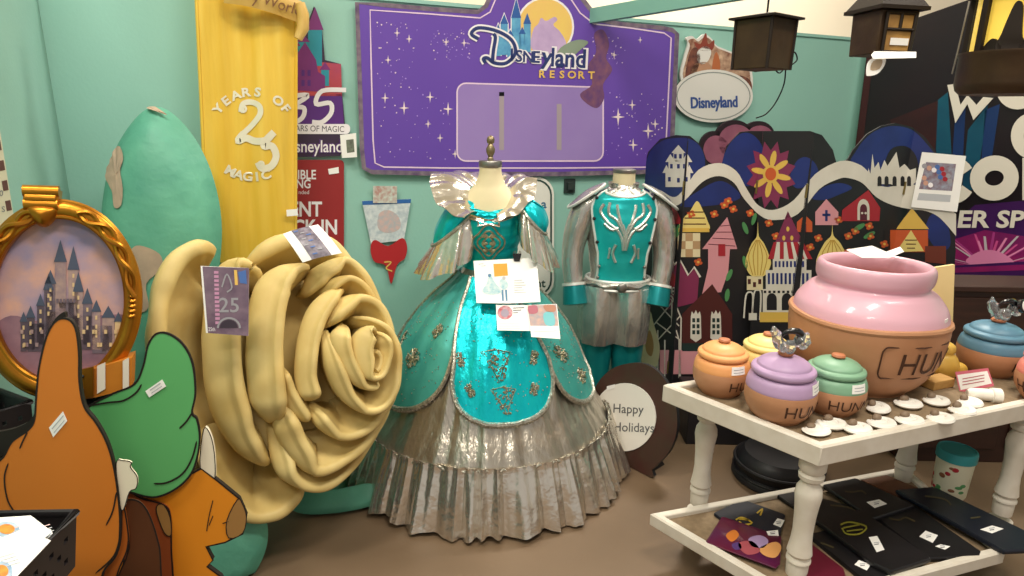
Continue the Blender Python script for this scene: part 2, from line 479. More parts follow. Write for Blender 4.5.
# ---- "35 years" cut-out sign
B = wallb(.022)
MAG = mat('sign_plum', '#7c3078', .45); TQ = mat('sign_turquoise', '#2c92a6', .45)
ORA = mat('sign_orange_red', '#cf4f38', .45, var='#8e3a6a', vs=5, vfac=.8)
VIO = mat('sign_deep_violet', '#5b2b80', .45)
sil = [(276, 172), (276, 60), (296, 58), (298, 40), (305, 34), (307, 25), (314, 6), (322, 28), (325, 60), (341, 64), (342, 92), (345, 124), (350, 132), (344, 146), (340, 156), (316, 158)]
B.poly([(x, min(y, 157)) for x, y in sil], mat('sign_edge', '#3c2a44', .6), -.016, .016)
B.poly([(276, 58), (341, 64), (342, 96), (276, 96)], ORA, .0004, .0005)
B.poly([(276, 96), (342, 94), (344, 126), (276, 126)], VIO, .0004, .0005)
for x, w, yb, yt, tip in ((315, 14, 66, 30, 7), (303, 11, 72, 42, 34), (325, 8, 86, 70, 62), (294, 10, 84, 46, 36)):
    B.poly(rect(x - w / 2, yt, x + w / 2, yb), TQ, .001, .0005)
    B.poly([(x - w / 2 - 1.5, yt), (x, tip), (x + w / 2 + 1.5, yt)], MAG, .0016, .0005)
B.poly([(292, 90), (294, 58), (305, 42), (316, 60), (318, 72), (325, 76), (325, 92)], MAG, .0022, .0005)
for x in (303, 309):
    for y in (73, 83): B.poly(rect(x - 1.6, y - 3, x + 1.6, y + 3), VIO, .0028, .0005)
for pts in ([(280, 98), (308, 95), (294, 106), (304, 108), (302, 118), (290, 124), (280, 121)], ):
    B.stroke(sm(pts, 5, False), 4.6, WHT, .003)
B.stroke(sm([(346, 90), (322, 91), (316, 104), (330, 103), (331, 113), (322, 122), (312, 122)], 5, False), 4.6, WHT, .003)
B.poly(rrect(276, 124, 350, 134, 4), WHT, .002, .0008)
B.text('YEARS OF MAGIC', 344, 132, 6.2, mat('sign_grey_type', '#5c5660', .5), .0038, align='r', sx=.86, rot=.02)
for off, bo, mt in ((.003, .07, mat('sign_violet_type', '#54306f', .5)), (.0042, .012, WHT)):
    B.text('Disneyland', 342, 152, 12.5, mt, off, align='r', sx=.8, bold=bo)
s35 = tag(B.build('anniversary_sign'), 'cut-out sign with turreted roofs reading 35 years of magic, beside the yellow banner', 'sign')
B = wallb(.045)
B.poly([(340, 135), (356, 133), (357, 157), (342, 158)], WHITEP, 0, .0012)
B.poly([(346, 140), (353.5, 139), (354.5, 152), (347, 153)], mat('snapshot', '#55534f', .5, var='#7d8b76', vs=60), .0014, .0005)
tag(B.build('photo_tag'), 'small white photo tag on the edge of the 35 years sign', 'tag')

# ---- red notice sign
B = wallb(.02)
RED = mat('sign_red', '#9e2a2d', .5, var='#93282b', vs=3)
B.poly(rrect(270, 160, 344, 250, 4), RED, -.015, .016)
B.text('IBLE', 316, 179, 9.5, WHT, .0018, align='r', sx=.8, bold=.02)
B.text('NG', 310.5, 188, 9, WHT, .0018, align='r', sx=.8, bold=.02)
B.text('nded', 309, 194, 4, WHT, .0018, align='r', sx=1)
B.text('ENT', 322, 216, 15, WHT, .0018, align='r', sx=.82, bold=.025)
B.text('CK IN', 337, 234, 15, WHT, .0018, align='r', sx=.82, bold=.025)
rs = B.build('notice_sign'); tag(rs, 'dark red notice sign with bold white capital letters behind the yellow banner', 'sign')
B2 = wallb(.024); B2.poly([(328, 169), (338.5, 167), (339, 173), (329, 174.5)], STICK, 0, .001); B2.build('price_sticker', rs)

# ---- small pennant poster (characters left out)
B = wallb(.02)
B.poly([(362, 201), (411, 199), (404, 240), (371, 244)], mat('pennant_white', '#dfe4e6', .6, var='#b8c4cc', vs=40, vfac=.4), -.004, .005)
B.poly([(362, 201), (411, 199), (410.5, 203), (362.5, 205)], mat('pennant_blue', '#3468ac', .5), .0014, .0006)
B.poly(sm([(371, 244), (376, 240), (388, 246), (402, 238), (407, 246), (405, 258), (397, 265), (391, 284), (386, 266), (375, 262), (371, 254)], 4), mat('pennant_red', '#b9262c', .5), .0006, .0015)
B.poly(sm([(379, 214), (388, 210), (398, 216), (400, 228), (388, 233), (378, 228)], 4), mat('pennant_grey_print', '#b3b7be', .6, var='#d9b6b0', vs=50), .0015, .0005)
B.stroke(sm([(384, 262), (391, 262), (386, 268), (392, 271)], 4, False), 1.3, GOLDT, .003)
pn = B.build('pennant_poster'); tag(pn, 'small white pennant with a blue top band and pointed red tail', 'poster')
B2 = wallb(.026)
B2.poly(rect(373, 186, 397, 203), mat('card_print', '#cfd8cf', .6, var='#b98f86', vs=45, vfac=.4), 0, .001)
tag(B2.build('header_card'), 'small printed card pinned over the top edge of the pennant poster', 'card')

# ---- rounded white board behind the gown
B = wallb(.02)
GRN = mat('board_dark_green', '#2f4a44', .5)
B.poly(rrect(488, 177, 554, 298, 17), WHITEG, -.015, .015)
B.stroke(rrect(491, 180, 551, 295, 15), 1.8, GRN, .0006, .0006, True)
B.text('a', 546.5, 208, 9, mat('board_blue_type', '#3d6f8f', .5), .0012, align='r', bold=.02)
B.text('nt', 545.5, 287, 8.5, GRN, .0012, align='r', bold=.02)
tag(B.build('rounded_sign'), 'rounded white sign outlined in dark green, mostly hidden behind the teal gown', 'sign')

# ---- bracket on the wall
mbk = MB(); c = on(569, 186, WO, WN)
for du, hw, hh, th in ((0, .035, .042, .012), (0, .02, .02, .03)):
    q = [c + WD * hw + V((0, 0, hh)), c - WD * hw + V((0, 0, hh)), c - WD * hw - V((0, 0, hh)), c + WD * hw - V((0, 0, hh))]
    mbk.prism(q, WN * th, mat('bracket_metal', '#3f4a48', .5, .5))
tag(mbk.build('wall_bracket'), 'small dark metal bracket on the wall between the gown and the silver costume', 'bracket')

# ---- mauve cloud cut-out behind the folding screen
B = wallb(.06)
MAU = mat('cloud_mauve', '#a8667c', .6, var='#8f5069', vs=8)
for c in ((715, 148, 15, 17), (735, 140, 20, 20), (759, 136, 16, 15)):
    B.poly(ell(*c), mat('cloud_edge', '#2d1c26', .7), -.02, .02)
    B.poly(ell(c[0] + 1, c[1] + 2, c[2] - 2.2, c[3] - 2.5), MAU, .0006, .001)
tag(B.build('cloud_cutout'), 'dark mauve scalloped cut-out standing up behind the painted folding screen', 'cutout')

# ---- height chart strip on the left wall
B = Board(CL + WD * .02, WD)
CHK = mat('chart_cream', '#cfc9b0', .6); CHB = mat('chart_brown', '#5d3430', .6)
B.poly([(-14, 118), (-2, 118), (14, 218), (6, 226), (-14, 226)], CHK, -.012, .012)
for k in range(5):
    t0, t1 = (k + .0) * .2 + .02, k * .2 + .12
    a = lambda t: (-4 + 17 * t, 118 + 100 * t)
    x0, y0 = a(t0); x1, y1 = a(t1)
    B.poly([(x0 - 5, y0 + 1), (x0, y0), (x1, y1), (x1 - 5, y1 + 1)], CHB, .0006, .0006)
B.text('0', 1, 196, 6, INK, .001, align='c'); B.text('S', 3, 212, 6, INK, .001, align='c')
tag(B.build('height_chart'), 'cream board edged with brown checks on the wall at far left', 'chart')
# ================================================================ yellow satin banner
YB = mat('yellow_satin', '#deb02c', .36, var='#edcb5c', vs=3., vfac=.7, stretch=(6, 6, .25), bump=.12, bs=10)
YB2 = mat('silver_lettering', '#ece6cf', .35, .2)
GOLDR = mat('gold_ribbon', '#c9a04e', .4, var='#d9b66a', vs=9)
BN = Board(WO + WN * .22, WN)
ytop = -60
def banner_edge(t):                     # t 0 top .. 1 bottom
    y = ytop + (262 - ytop) * t
    return (195.5 + (y + 0) * .045, 297.5 - .0 * y + (2 if y > 120 else 0) * 0 - (y * .003), y)
def b_fold(u, v): return .011 * math.sin(u * 9.5 + 1. * math.sin(v * 3)) + .003 * math.sin(u * 31 + v * 2) + .005 * math.sin(v * 9 + u * 4) + .004 * noise.noise(V((u * 5, v * 6, 0)))
def banner_fn(u, v):
    xl, xr, y = banner_edge(v)
    x = xl + (xr - xl) * u
    fold = b_fold(u, v)
    return BN.P(x, y, fold)
root = thing('satin_banner', BN.P(250, 258), 'tall yellow satin banner with a silver 25 hanging in front of the back wall', 'banner')
mb = MB(); mb.sheet(banner_fn, 60, 60, YB, .004)
mb.build('cloth', root)
hem = MB()
for s_ in (.012, .988):
    hem.tube([banner_fn(s_, k / 40) + WN * .003 for k in range(41)], .007, YB, 6)
hem.build('hem', root)
def banner_off(x, y):
    v = (y - ytop) / (262 - ytop); xl, xr, _ = banner_edge(v); u = (x - xl) / (xr - xl)
    return b_fold(u, v)
class BannerBoard(Board):
    def P(s, x, y, off=0.): return on(x, y, s.o, s.n) + s.n * (off + banner_off(x, y))
BB = BannerBoard(BN.o, BN.n)
BB.stroke(sm([(241, 112), (243, 104), (251, 102), (259, 106), (260, 114), (253, 124), (243, 134), (238, 141), (246, 138), (255, 141), (266, 140), (272, 134)], 5, False), [5.5] * 30 + [7] * 26, YB2, .005)
BB.stroke(sm([(274, 132), (266, 140), (264, 146), (272, 146), (276, 156), (271, 166), (262, 168), (258, 162)], 5, False), 7, YB2, .005)
BB.stroke(ell(243, 109, 3, 3, 10), 2.5, YB2, .005, closed=True)
BB.stroke(ell(261, 164, 2.5, 2.5, 10), 2.5, YB2, .005, closed=True)
# words on a ring
def ring_word(t, cx, cy, R, a_mid, h, top):
    step = h * 1.12 / R
    for i, ch in enumerate(t):
        if ch == ' ': continue
        a = a_mid + (i - (len(t) - 1) / 2) * step * (1 if top else -1)
        x, y = cx + R * math.cos(a), cy + R * math.sin(a)
        BB.text(ch, x, y, h, YB2, .006, rot=a + (PI / 2 if top else -PI / 2), align='c', bold=.035, sx=1.15)
ring_word('YEARS OF', 252, 134, 38, -PI / 2, 9, True)
ring_word('MAGIC', 252, 134, 47, PI / 2 + .1, 9, False)
BB.build('lettering', root)
# gold ribbon scroll across the top
rb = MB()
RB = Board(WO + WN * .285, WN)
def rib(u, v):
    x = 224 + 78 * u; yc = -9 + 10 * u + 10 * u * u
    return RB.P(x, yc - 10 + 22 * v, .02 * math.sin(u * 5) + .006 * math.sin(v * 4))
rb.sheet(rib, 24, 8, GOLDR, .006)
rb.tube([RB.P(300, 3), RB.P(303, 14), RB.P(303, 28), RB.P(298, 39)], [.02, .026, .026, .018], GOLDR, 10)
gr = rb.build('gold_scroll', root)
class RibBoard(Board):
    def P(s, x, y, off=0.):
        u = (x - 224) / 78; return on(x, y, s.o, s.n) + s.n * (off + .02 * math.sin(u * 5))
R2 = RibBoard(RB.o, RB.n)
R2.text('World', 262, 4.5, 12, mat('ribbon_brown_type', '#7a5230', .6), .013, rot=.28, sx=.9)
R2.text('y', 252, 3, 12, mat('ribbon_brown_type', '#7a5230', .6), .013, rot=.2)
R2.build('lettering', gr)
T = Board(BN.o, BN.n); T.poly([(286, 209), (297, 208), (297.5, 214.5), (286.5, 215.5)], STICK, .03, .001); T.build('price_sticker', root)

# ================================================================ giant yellow rose
ROSE = mat('rose_foam_yellow', '#dcca8c', .55, var='#c09f55', vs=5.5, vfac=.9, bump=.12, bs=14, bdist=.01, detail=6)
LEAF = mat('rose_leaf_green', '#478f7b', .5, var='#6cb396', vs=4.6, vfac=.8, bump=.35, bs=7, bdist=.03)
PEEL = mat('peeled_foam', '#b9a18a', .8, var='#a18f7d', vs=14)
RO = at_y(330, 370, 2.12); RA = V((.56, -.78, .28)).normalized()
RB_ = Board(RO, RA)
cx0, cy0 = 356, 352
root = thing('giant_rose', (RO.x - .1, RO.y + .2, 0), 'giant cream yellow rose prop with deep curling petals standing left of the gown', 'rose')
def petal(pts, d, deep=.24, rim=.013, wi=.075, kk=None, lean=.1):
    """a thick foam petal. On the side turned to the room its broad outer face shows below a sharp rim;
    on the far side the rim stands up and the cupped inner face shows"""
    P = sm([(float(a), float(b), float(c)) for a, b, c in pts], 6, False); L = len(P)
    mb = MB(); vs = []; N = 0
    for i, (x, y, h) in enumerate(P):
        a, b = P[max(i - 1, 0)], P[min(i + 1, L - 1)]
        tx, ty = b[0] - a[0], b[1] - a[1]; l = math.hypot(tx, ty) or 1
        nx, ny = -ty / l, tx / l
        if nx * (cx0 - x) + ny * (cy0 - y) < 0: nx, ny = -nx, -ny
        k = max(0., min(1., (nx * .95 + ny * .15) * 1.5 - .25)) if kk is None else kk
        s_ = h * (k * .95 - (1 - k) * .45); x += nx * s_; y += ny * s_
        e = min(i, L - 1 - i) / (L - 1) * 2
        tp = min(1, e * 3.2); dd = d - .08 * (1 - tp) ** 1.6 + .010 * noise.noise(V((x * .04, y * .04, d * 30)))
        c = RB_.P(x, y, dd); q4 = RB_.P(x - nx * 2 * h, y - ny * 2 * h, dd)
        iv = c - q4; Wo = iv.length * .72 * k * (.5 + .5 * tp); iv.normalize()
        w = rim * (.5 + .5 * tp) * (1 + .25 * noise.noise(V((x * .03, y * .03, 9 + d * 20))))
        D = deep; Wi = wi * (1 - k) * (.4 + .6 * tp)
        In = [(w + Wi * 1.25 + lean * D, D), (w + Wi * 1.2, D * .55), (w + Wi * .95, Wi * 1.1 + w * 2.5), (w + Wi * .6, Wi * .62 + w * 1.7), (w + Wi * .25, Wi * .26 + w * 1.1), (w, w * .55)]
        sec = [c + iv * p - RA * q for p, q in In]
        for q in range(1, 6):
            ph = PI * q / 6; sec.append(c + iv * w * math.cos(ph) + RA * w * math.sin(ph) * .8)
        Ou = [(w * 1.05, w * .5), (w + Wo * .25, w * .7 + Wo * .06), (w + Wo * .5, w + Wo * .16), (w + Wo * .75, w * 1.2 + Wo * .33), (w + Wo * .93, w * 1.5 + Wo * .56), (w + Wo, w * 2.2 + Wo * .85), (w * .9 + Wo * .9, w * 3 + Wo * 1.2), (Wo * .5, D * .75), (-lean * D, D)]
        sec += [c - iv * p - RA * q for p, q in Ou]
        N = len(sec); vs += sec
    fs = []
    for i in range(L - 1):
        for k in range(N): fs.append([i * N + k, i * N + (k + 1) % N, (i + 1) * N + (k + 1) % N, (i + 1) * N + k])
    fs += [list(range(N))[::-1], [(L - 1) * N + k for k in range(N)]]
    mb.add(vs, fs, ROSE)
    return mb.build('petal', root, angle=60)
PET = [
 ([(226, 250, 9), (214, 247, 12), (200, 252, 15), (186, 266, 17), (176, 294, 20), (172, 335, 21), (173, 378, 21), (182, 420, 19), (200, 458, 16), (214, 478, 12)], -.16, .2, .5),
 ([(206, 436, 10), (222, 478, 10), (240, 508, 10), (262, 524, 10), (286, 522, 9), (306, 507, 8), (320, 488, 6)], -.16, .16, .5),
 ([(262, 290, 8), (254, 270, 10), (238, 268, 12), (227, 300, 15), (224, 345, 16), (228, 390, 16), (240, 428, 15), (260, 456, 13), (280, 471, 9)], -.07, .22, .4),
 ([(258, 272, 13), (277, 254, 17), (304, 244, 17), (335, 246, 13), (352, 262, 10), (366, 288, 8), (378, 315, 7), (389, 344, 6)], -.10, .2, .4),
 ([(278, 428, 8), (287, 466, 9), (303, 482, 9), (326, 486, 8), (348, 473, 8), (366, 450, 8), (381, 423, 7), (392, 395, 7), (395, 372, 6), (390, 350, 4)], -.05, .24, .4),
 ([(314, 266, 6), (291, 272, 10), (274, 285, 13), (266, 307, 14), (263, 340, 14), (264, 377, 14), (268, 405, 13), (275, 426, 10)], .02, .26, .35),
 ([(277, 398, 6), (286, 424, 9), (298, 447, 10), (315, 466, 9), (332, 464, 8), (355, 449, 8), (372, 430, 7), (384, 405, 7), (393, 375, 5)], 0., .24, .35),
 ([(308, 294, 4), (318, 278, 7), (333, 268, 8), (347, 264, 8), (360, 274, 7), (371, 293, 6), (380, 318, 6), (387, 345, 5)], 0., .22, .3),
 ([(322, 292, 4), (335, 284, 6), (349, 282, 6), (360, 289, 6), (369, 302, 5), (377, 322, 5)], .03, .22, .3),
 ([(279, 366, 4), (284, 386, 6), (293, 402, 7), (304, 414, 6), (314, 420, 4)], .01, .22, .3),
 ([(309, 406, 5), (320, 420, 7), (334, 430, 7), (347, 432, 7), (361, 426, 7), (375, 412, 7), (386, 392, 7), (392, 366, 6)], .04, .24, .3),
 ([(346, 292, 4), (332, 295, 6), (317, 308, 7), (308, 328, 7), (303, 352, 7), (302, 375, 7), (306, 394, 7), (308, 402, 5)], .06, .26, .25),
 ([(319, 326, 4), (331, 312, 7), (350, 303, 8), (366, 306, 8), (376, 318, 7), (382, 338, 6), (387, 360, 4)], .07, .26, .25),
 ([(320, 330, 4), (321, 348, 5), (327, 370, 6), (339, 392, 7), (357, 405, 7), (371, 402, 8), (381, 388, 8), (385, 368, 7), (384, 348, 7), (376, 332, 7), (362, 323, 7), (349, 320, 5)], .10, .28, .2),
 ([(340, 323, 5), (331, 336, 7), (332, 352, 7), (340, 368, 7), (351, 380, 6), (362, 383, 5), (371, 378, 3)], .12, .28, .12),
 ([(367, 338, 4), (356, 331, 7), (348, 345, 9), (349, 360, 9), (356, 371, 8), (365, 372, 6), (370, 363, 5), (373, 349, 4), (370, 338, 4), (364, 333, 3)], .15, .3, .1),
 ([(361, 350, 2.5), (366, 356, 4), (365, 365, 4.5), (360, 369, 3)], .13, .25, .0),
]
SHP = [(.30, .030, .21, 0., .1), (.3, .022, .15, 0., .2), (.28, .020, .06, None, .1), (.28, .028, .11, 0., .1), (.26, .018, .09), (.26, .020, .08), (.26, .019, .085), (.22, .016, .07), (.2, .013, .05), (.2, .014, .05), (.24, .016, .07), (.24, .014, .05), (.24, .016, .06), (.24, .012, .04), (.22, .011, .03), (.24, .010, .02), (.2, .010, .015)]
for (pts, d, _a, _b), sp in zip(PET, SHP): petal(pts, d, *sp)
# receptacle closing the back of the flower
mb = MB()
c = RB_.P(330, 372, -.22); uu = RA.cross(V((0, 0, 1))).normalized(); ww = uu.cross(RA).normalized()
Mx = Matrix((uu, ww, RA)).transposed()
mb.lathe([(.02, -.16), (.2, -.13), (.3, -.05), (.34, .0), (.33, .04), (.2, .06), (.02, .06)], c, ROSE, 36, Mx, 1., 1.15)
mb.build('receptacle', root)
# leaves
def leaf3d(pts, o, n, th, name, peel=()):
    Bd = Board(o, n); mb = MB(); P = sm(pts, 5); L = len(P)
    gx, gy = sum(p[0] for p in P) / L, sum(p[1] for p in P) / L
    vs = []; K = 7
    for side in (1, -1):
        for k in range(K + 1):
            s_ = 1 - k / K
            for x, y in P:
                q = Bd.P(gx + (x - gx) * s_, gy + (y - gy) * s_)
                vs.append(q + Bd.n * side * th * math.sqrt(max(0, 1 - s_ ** 2.2)))
    fs = []
    for sd in (0, 1):
        b0 = sd * (K + 1) * L
        for k in range(K):
            for i in range(L):
                f = [b0 + k * L + i, b0 + k * L + (i + 1) % L, b0 + (k + 1) * L + (i + 1) % L, b0 + (k + 1) * L + i]
                fs.append(f if sd == 0 else f[::-1])
    for p in vs: p.z = max(p.z, .004)
    mb.add(vs, fs, LEAF)
    for pk in peel:
        for f in [1]:
            q = sm(pk, 4); ln = len(q); gx2, gy2 = sum(p[0] for p in q) / ln, sum(p[1] for p in q) / ln
            rings = []
            for s_ in (1, .66, .33, 0.):
                for x, y in q:
                    x2, y2 = gx2 + (x - gx2) * s_, gy2 + (y - gy2) * s_
                    # radial position inside the leaf
                    a = math.atan2(y2 - gy, x2 - gx); best = 1e9
                    for X, Y in P:
                        da = abs((math.atan2(Y - gy, X - gx) - a + PI) % (2 * PI) - PI)
                        if da < best: best = da; R = math.hypot(X - gx, Y - gy)
                    t = min(1, math.hypot(x2 - gx, y2 - gy) / R)
                    rings.append(Bd.P(x2, y2) + Bd.n * (th * math.sqrt(max(0, 1 - t ** 2.2)) + .006))
            mb.add(rings, [[k * ln + i, k * ln + (i + 1) % ln, (k + 1) * ln + (i + 1) % ln, (k + 1) * ln + i] for k in range(3) for i in range(ln)], PEEL)
    return mb.build(name, root, angle=70)
leaf3d([(153, 107), (172, 113), (196, 140), (214, 180), (222, 230), (216, 290), (204, 350), (184, 420), (150, 470), (110, 470), (90, 430), (84, 380), (88, 330), (97, 280), (102, 240), (104, 190), (115, 150), (135, 119)], at_y(160, 250, 2.62), (.25, -.95, .1), .16, 'leaf',
       [[(121, 148), (128, 149), (132, 160), (130, 172), (134, 188), (133, 204), (126, 206), (122, 190), (112, 176), (116, 160)], [(143, 247), (152, 242), (170, 250), (172, 264), (158, 278), (160, 300), (150, 304), (148, 280), (140, 262)], [(147, 108), (156, 107), (170, 116), (158, 112)]])
leaf3d([(196, 470), (226, 480), (258, 505), (268, 530), (262, 560), (240, 590), (200, 610), (170, 570), (176, 510)], at_y(225, 540, 1.98), (.3, -.9, .3), .07, 'leaf')
leaf3d([(290, 492), (330, 490), (362, 484), (390, 477), (398, 476), (404, 480), (398, 492), (384, 502), (344, 512), (304, 514), (284, 504)], at_y(350, 490, 2.4), (.1, -.7, .7), .03, 'leaf')
leaf3d([(10, 384), (26, 376), (56, 384), (84, 404), (92, 430), (84, 452), (50, 450), (24, 424), (12, 404)], at_y(50, 410, 2.12), (.3, -.9, .3), .03, 'leaf')
mb = MB(); s0 = c - RA * .08
mb.tube([s0, s0 + V((-.02, .14, -.15)), V((s0.x - .03, s0.y + .2, .3)), V((s0.x - .03, s0.y + .2, .0))], [.09, .08, .08, .12], LEAF, 14)
mb.build('stem', root)

# photo cards lying on the petals
PH = mat('photo_purple', '#5d4a5e', .25, var='#86707f', vs=30, vfac=.7, coat=.4)
PH2 = mat('photo_pink', '#c58fb0', .4); PH3 = mat('photo_blue', '#4d6fae', .4); PH4 = mat('photo_grey', '#9b99a0', .4); PHD = mat('photo_dark', '#3d3440', .4)
B = Board(RB_.P(226, 300, .07), (RA * .6 + V((0, -.6, 0))).normalized())
B.poly([(200.5, 266), (249, 268), (248.5, 336), (206, 333)], WHITEP, -.003, .002)
B.poly([(202.5, 266.5), (249, 268), (248.5, 336), (208, 333)], PH, -.0008, .0012)
for k in range(13): B.poly(rect(214 + k * .12, 271 + k * 4.2, 218.5 + k * .12, 273.6 + k * 4.2), PH2, .0006, .0006)
B.text('25', 219, 312, 15, PH4, .0012, sx=1.05, bold=.01)
B.stroke(sm([(222, 287), (227, 274), (232, 287), (227, 292)], 4, False), 1.5, PH4, .0012)
B.poly([(238, 272), (246, 270), (247, 284), (240, 283)], PH3, .0006, .0006); B.poly([(234, 270), (237, 270), (238, 285), (235, 285)], GOLDT, .0006, .0006)
B.poly(ell(229, 328, 9, 8, 20, PI, 2 * PI), PHD, .0006, .0006)
B.stroke(ell(229, 328, 11, 10, 20, PI, 2 * PI), 2, PH4, .0012)
B.text('25th', 208.5, 331, 4, WHT, .0012, sx=.7)
tag(B.build('photo_card'), 'dark purple photo card showing a 25, propped on the left rose petal', 'card')
B = Board(RB_.P(314, 244, .05), (RA * .5 + V((-.1, -.3, .35))).normalized())
def card(u, v):
    p = B.P(283 + 35 * u + 20 * v + 4 * u * v, 234 - 10 * u + 30 * v + 0 * u)
    return p + B.n * (.02 * math.sin(v * 2.4) + .006 * math.sin(u * 4))
mb = MB(); mb.sheet(card, 10, 10, WHITEP, .0012)
def card2(u, v): return card(.24 + .5 * u, v) + B.n * .002
mb.grid(card2, 8, 10, mat('photo_grain', '#57505c', .35, var='#8c8390', vs=60, vfac=.5))
for k in range(9):
    mb.grid(lambda u, v, k=k: card(.27 + .06 * ((k * 7) % 5) + .12 * u, .06 + k * .1 + .035 * v) + B.n * .004, 3, 2, PH4 if k % 2 else PH3)
tag(mb.build('photo_sheet'), 'white sheet with a dark printed photo strip lying on top of the rose', 'card')

# ================================================================ gold framed castle picture
GOLD = mat('antique_gold', '#c98a2b', .32, .85, var='#a5651a', vs=9, vfac=.7, bump=.1, bs=30, bdist=.004)
FO = at_y(66, 292, 1.80); FN = V((.42, -.88, .12)).normalized()
F = Board(FO, FN)
root = thing('framed_picture', F.P(90, 392), 'oval gold framed picture of a sunset castle with a peaked gold crest', 'picture')
cxf, cyf, rxo, ryo = 59, 299, 73, 88
SKY = mat('sunset_sky', '#dba58e', .5, var='#8587b4', vs=7.5, vfac=.42, detail=5)
P_ = Board(FO, FN)
P_.poly(ell(cxf, cyf, 71, 86, 44), SKY, -.03, .02, BLACKP)
CS = [mat('castle_stone_light', '#b99a8c', .6, var='#8d7580', vs=40), mat('castle_stone_mid', '#7f6a74', .6, var='#5f5664', vs=40), mat('castle_roof_blue', '#4d5468', .5), mat('castle_shade', '#584a56', .6), mat('castle_gold_light', '#d9b98c', .5)]
P_.poly(sm([(-10, 330), (10, 316), (40, 322), (80, 318), (128, 316), (128, 340), (110, 372), (60, 388), (10, 374), (-10, 350)], 4), mat('castle_court', '#75586a', .6, var='#9b7480', vs=14), -.009, .001)
for x, w, yb, yt, tip, c_ in ((60, 11, 330, 262, 240, 0), (50, 10, 336, 284, 270, 1), (73, 10, 336, 270, 246, 0), (48, 9, 340, 290, 274, 1), (78, 9, 340, 292, 272, 0), (40, 7, 345, 306, 294, 3), (87, 9, 345, 304, 288, 1), (96, 8, 350, 312, 300, 0), (108, 12, 352, 318, 306, 0), (118, 7, 350, 322, 312, 4), (30, 8, 350, 318, 306, 3), (23, 6, 352, 322, 312, 3), (66, 15, 345, 302, 302, 1), (52, 12, 348, 312, 312, 0), (82, 18, 350, 316, 316, 3), (102, 20, 354, 326, 326, 1), (40, 26, 352, 324, 324, 3)):
    P_.poly(rect(x - w / 2, yt, x + w / 2, yb), CS[c_], -.0076, .001)
    if tip < yt: P_.poly([(x - w / 2 - 1, yt), (x, tip), (x + w / 2 + 1, yt)], CS[2], -.0064, .001)
    if w < 11:
        for k in range(3): P_.poly(rect(x - 1, yt + 4 + k * 9, x + 1, yt + 8 + k * 9), CS[4], -.0062, .0008)
for k in range(6): P_.poly(rect(56 + k * 3.4, 299, 58.2 + k * 3.4, 303), CS[1], -.005, .001)
for k in range(26):
    x = 20 + (k * 37 % 106); y = 330 + (k * 13 % 26)
    P_.poly(rect(x, y, x + 3, y + 4), CS[4 if k % 3 else 0], -.004, .001)
P_.build('picture_panel', root)
mb = MB()
def rp(a, f, off): return F.P(cxf + rxo * f * math.cos(a), cyf + ryo * f * math.sin(a), off)
A = [2 * PI * k / 72 for k in range(72)]
mb.tube([rp(a, 1.02, .004) for a in A], .026, GOLD, 10, True)
mb.tube([rp(a, .94, .018) for a in A], .008, GOLD, 8, True)
mb.tube([rp(a, 1.10, .010) for a in A], .010, GOLD, 8, True)
mb.build('frame', root)
mb = MB()
for side in (1, -1):
    for ph in (0, PI):
        path = []
        for k in range(60):
            t = k / 59; a = -PI / 2 + side * (.28 + 1.25 * t)
            path.append(rp(a, 1.02 + .055 * math.sin(t * 13 + ph), .03 + .006 * math.cos(t * 13 + ph)))
        mb.tube(path, .0075, GOLD, 7)
for k in range(5): mb.blob(rp(-.05 + k * .055, 1.02, .03), (.012, .012, .008), GOLD, 8, 6)
mb.build('scroll_ornament', root)
mb = MB()
for y0, hw, th in ((191, 18, .075), (198, 15, .055), (204, 17, .065)):
    mb.tube([F.P(43 - hw, y0, .02), F.P(43 + hw, y0 + 1, .02)], [.018, .018], GOLD, 10)
mb.prism([F.P(x, y, -.02) for x, y in [(25, 189), (61, 191), (60, 208), (27, 208)]], FN * .05, GOLD)
sh = sm([(28, 206), (43, 204), (60, 207), (59, 216), (53, 224), (46, 227), (38, 224), (31, 216)], 4)
g = (44, 214); L = len(sh); vs = []
for k in range(5):
    s_ = 1 - k / 4.
    for x, y in sh: vs.append(F.P(g[0] + (x - g[0]) * s_, g[1] + (y - g[1]) * s_, .02 + .03 * math.sqrt(1 - s_ * s_)))
mb.add(vs, [[k * L + i, k * L + (i + 1) % L, (k + 1) * L + (i + 1) % L, (k + 1) * L + i] for k in range(4) for i in range(L)], GOLD)
mb.build('crest', root)
mb = MB()
mb.prism([F.P(x, y, -.05) for x, y in [(62, 378), (80, 372), (100, 364), (134, 354), (133, 384), (98, 393), (64, 399)]], FN * .1, mat('base_orange', '#c27a25', .5, var='#b26a1c', vs=8))
for x0, x1 in ((100, 108), (125, 131)):
    mb.prism([F.P(x, y, .052) for x, y in [(x0, 362 - (x0 - 100) * .2), (x1, 360 - (x1 - 100) * .2), (x1, 385 - (x1 - 100) * .1), (x0, 389 - (x0 - 100) * .1)]], FN * .003, mat('base_white', '#ddd3c4', .6))
mb.prism([F.P(x, y, .052) for x, y in [(78, 366), (97, 362), (97, 390), (80, 394)]], FN * .012, GOLD)
for y in (371, 384): mb.blob(F.P(86, y, .068), .006, BLACKP, 8, 6)
mb.build('base', root)
# plinth under it
pz = F.P(60, 402).z
bq = F.P(60, 396)
mb = MB(); mb.box((bq.x - .02, bq.y - .02, 0), (bq.x + .2, bq.y + .16, pz - .004), BLACKP)
mb.box((bq.x - .03, bq.y - .03, 0), (bq.x + .21, bq.y + .17, .06), BLACKP)
tag(mb.build('plinth'), 'black display plinth under the oval gold framed picture', 'plinth')

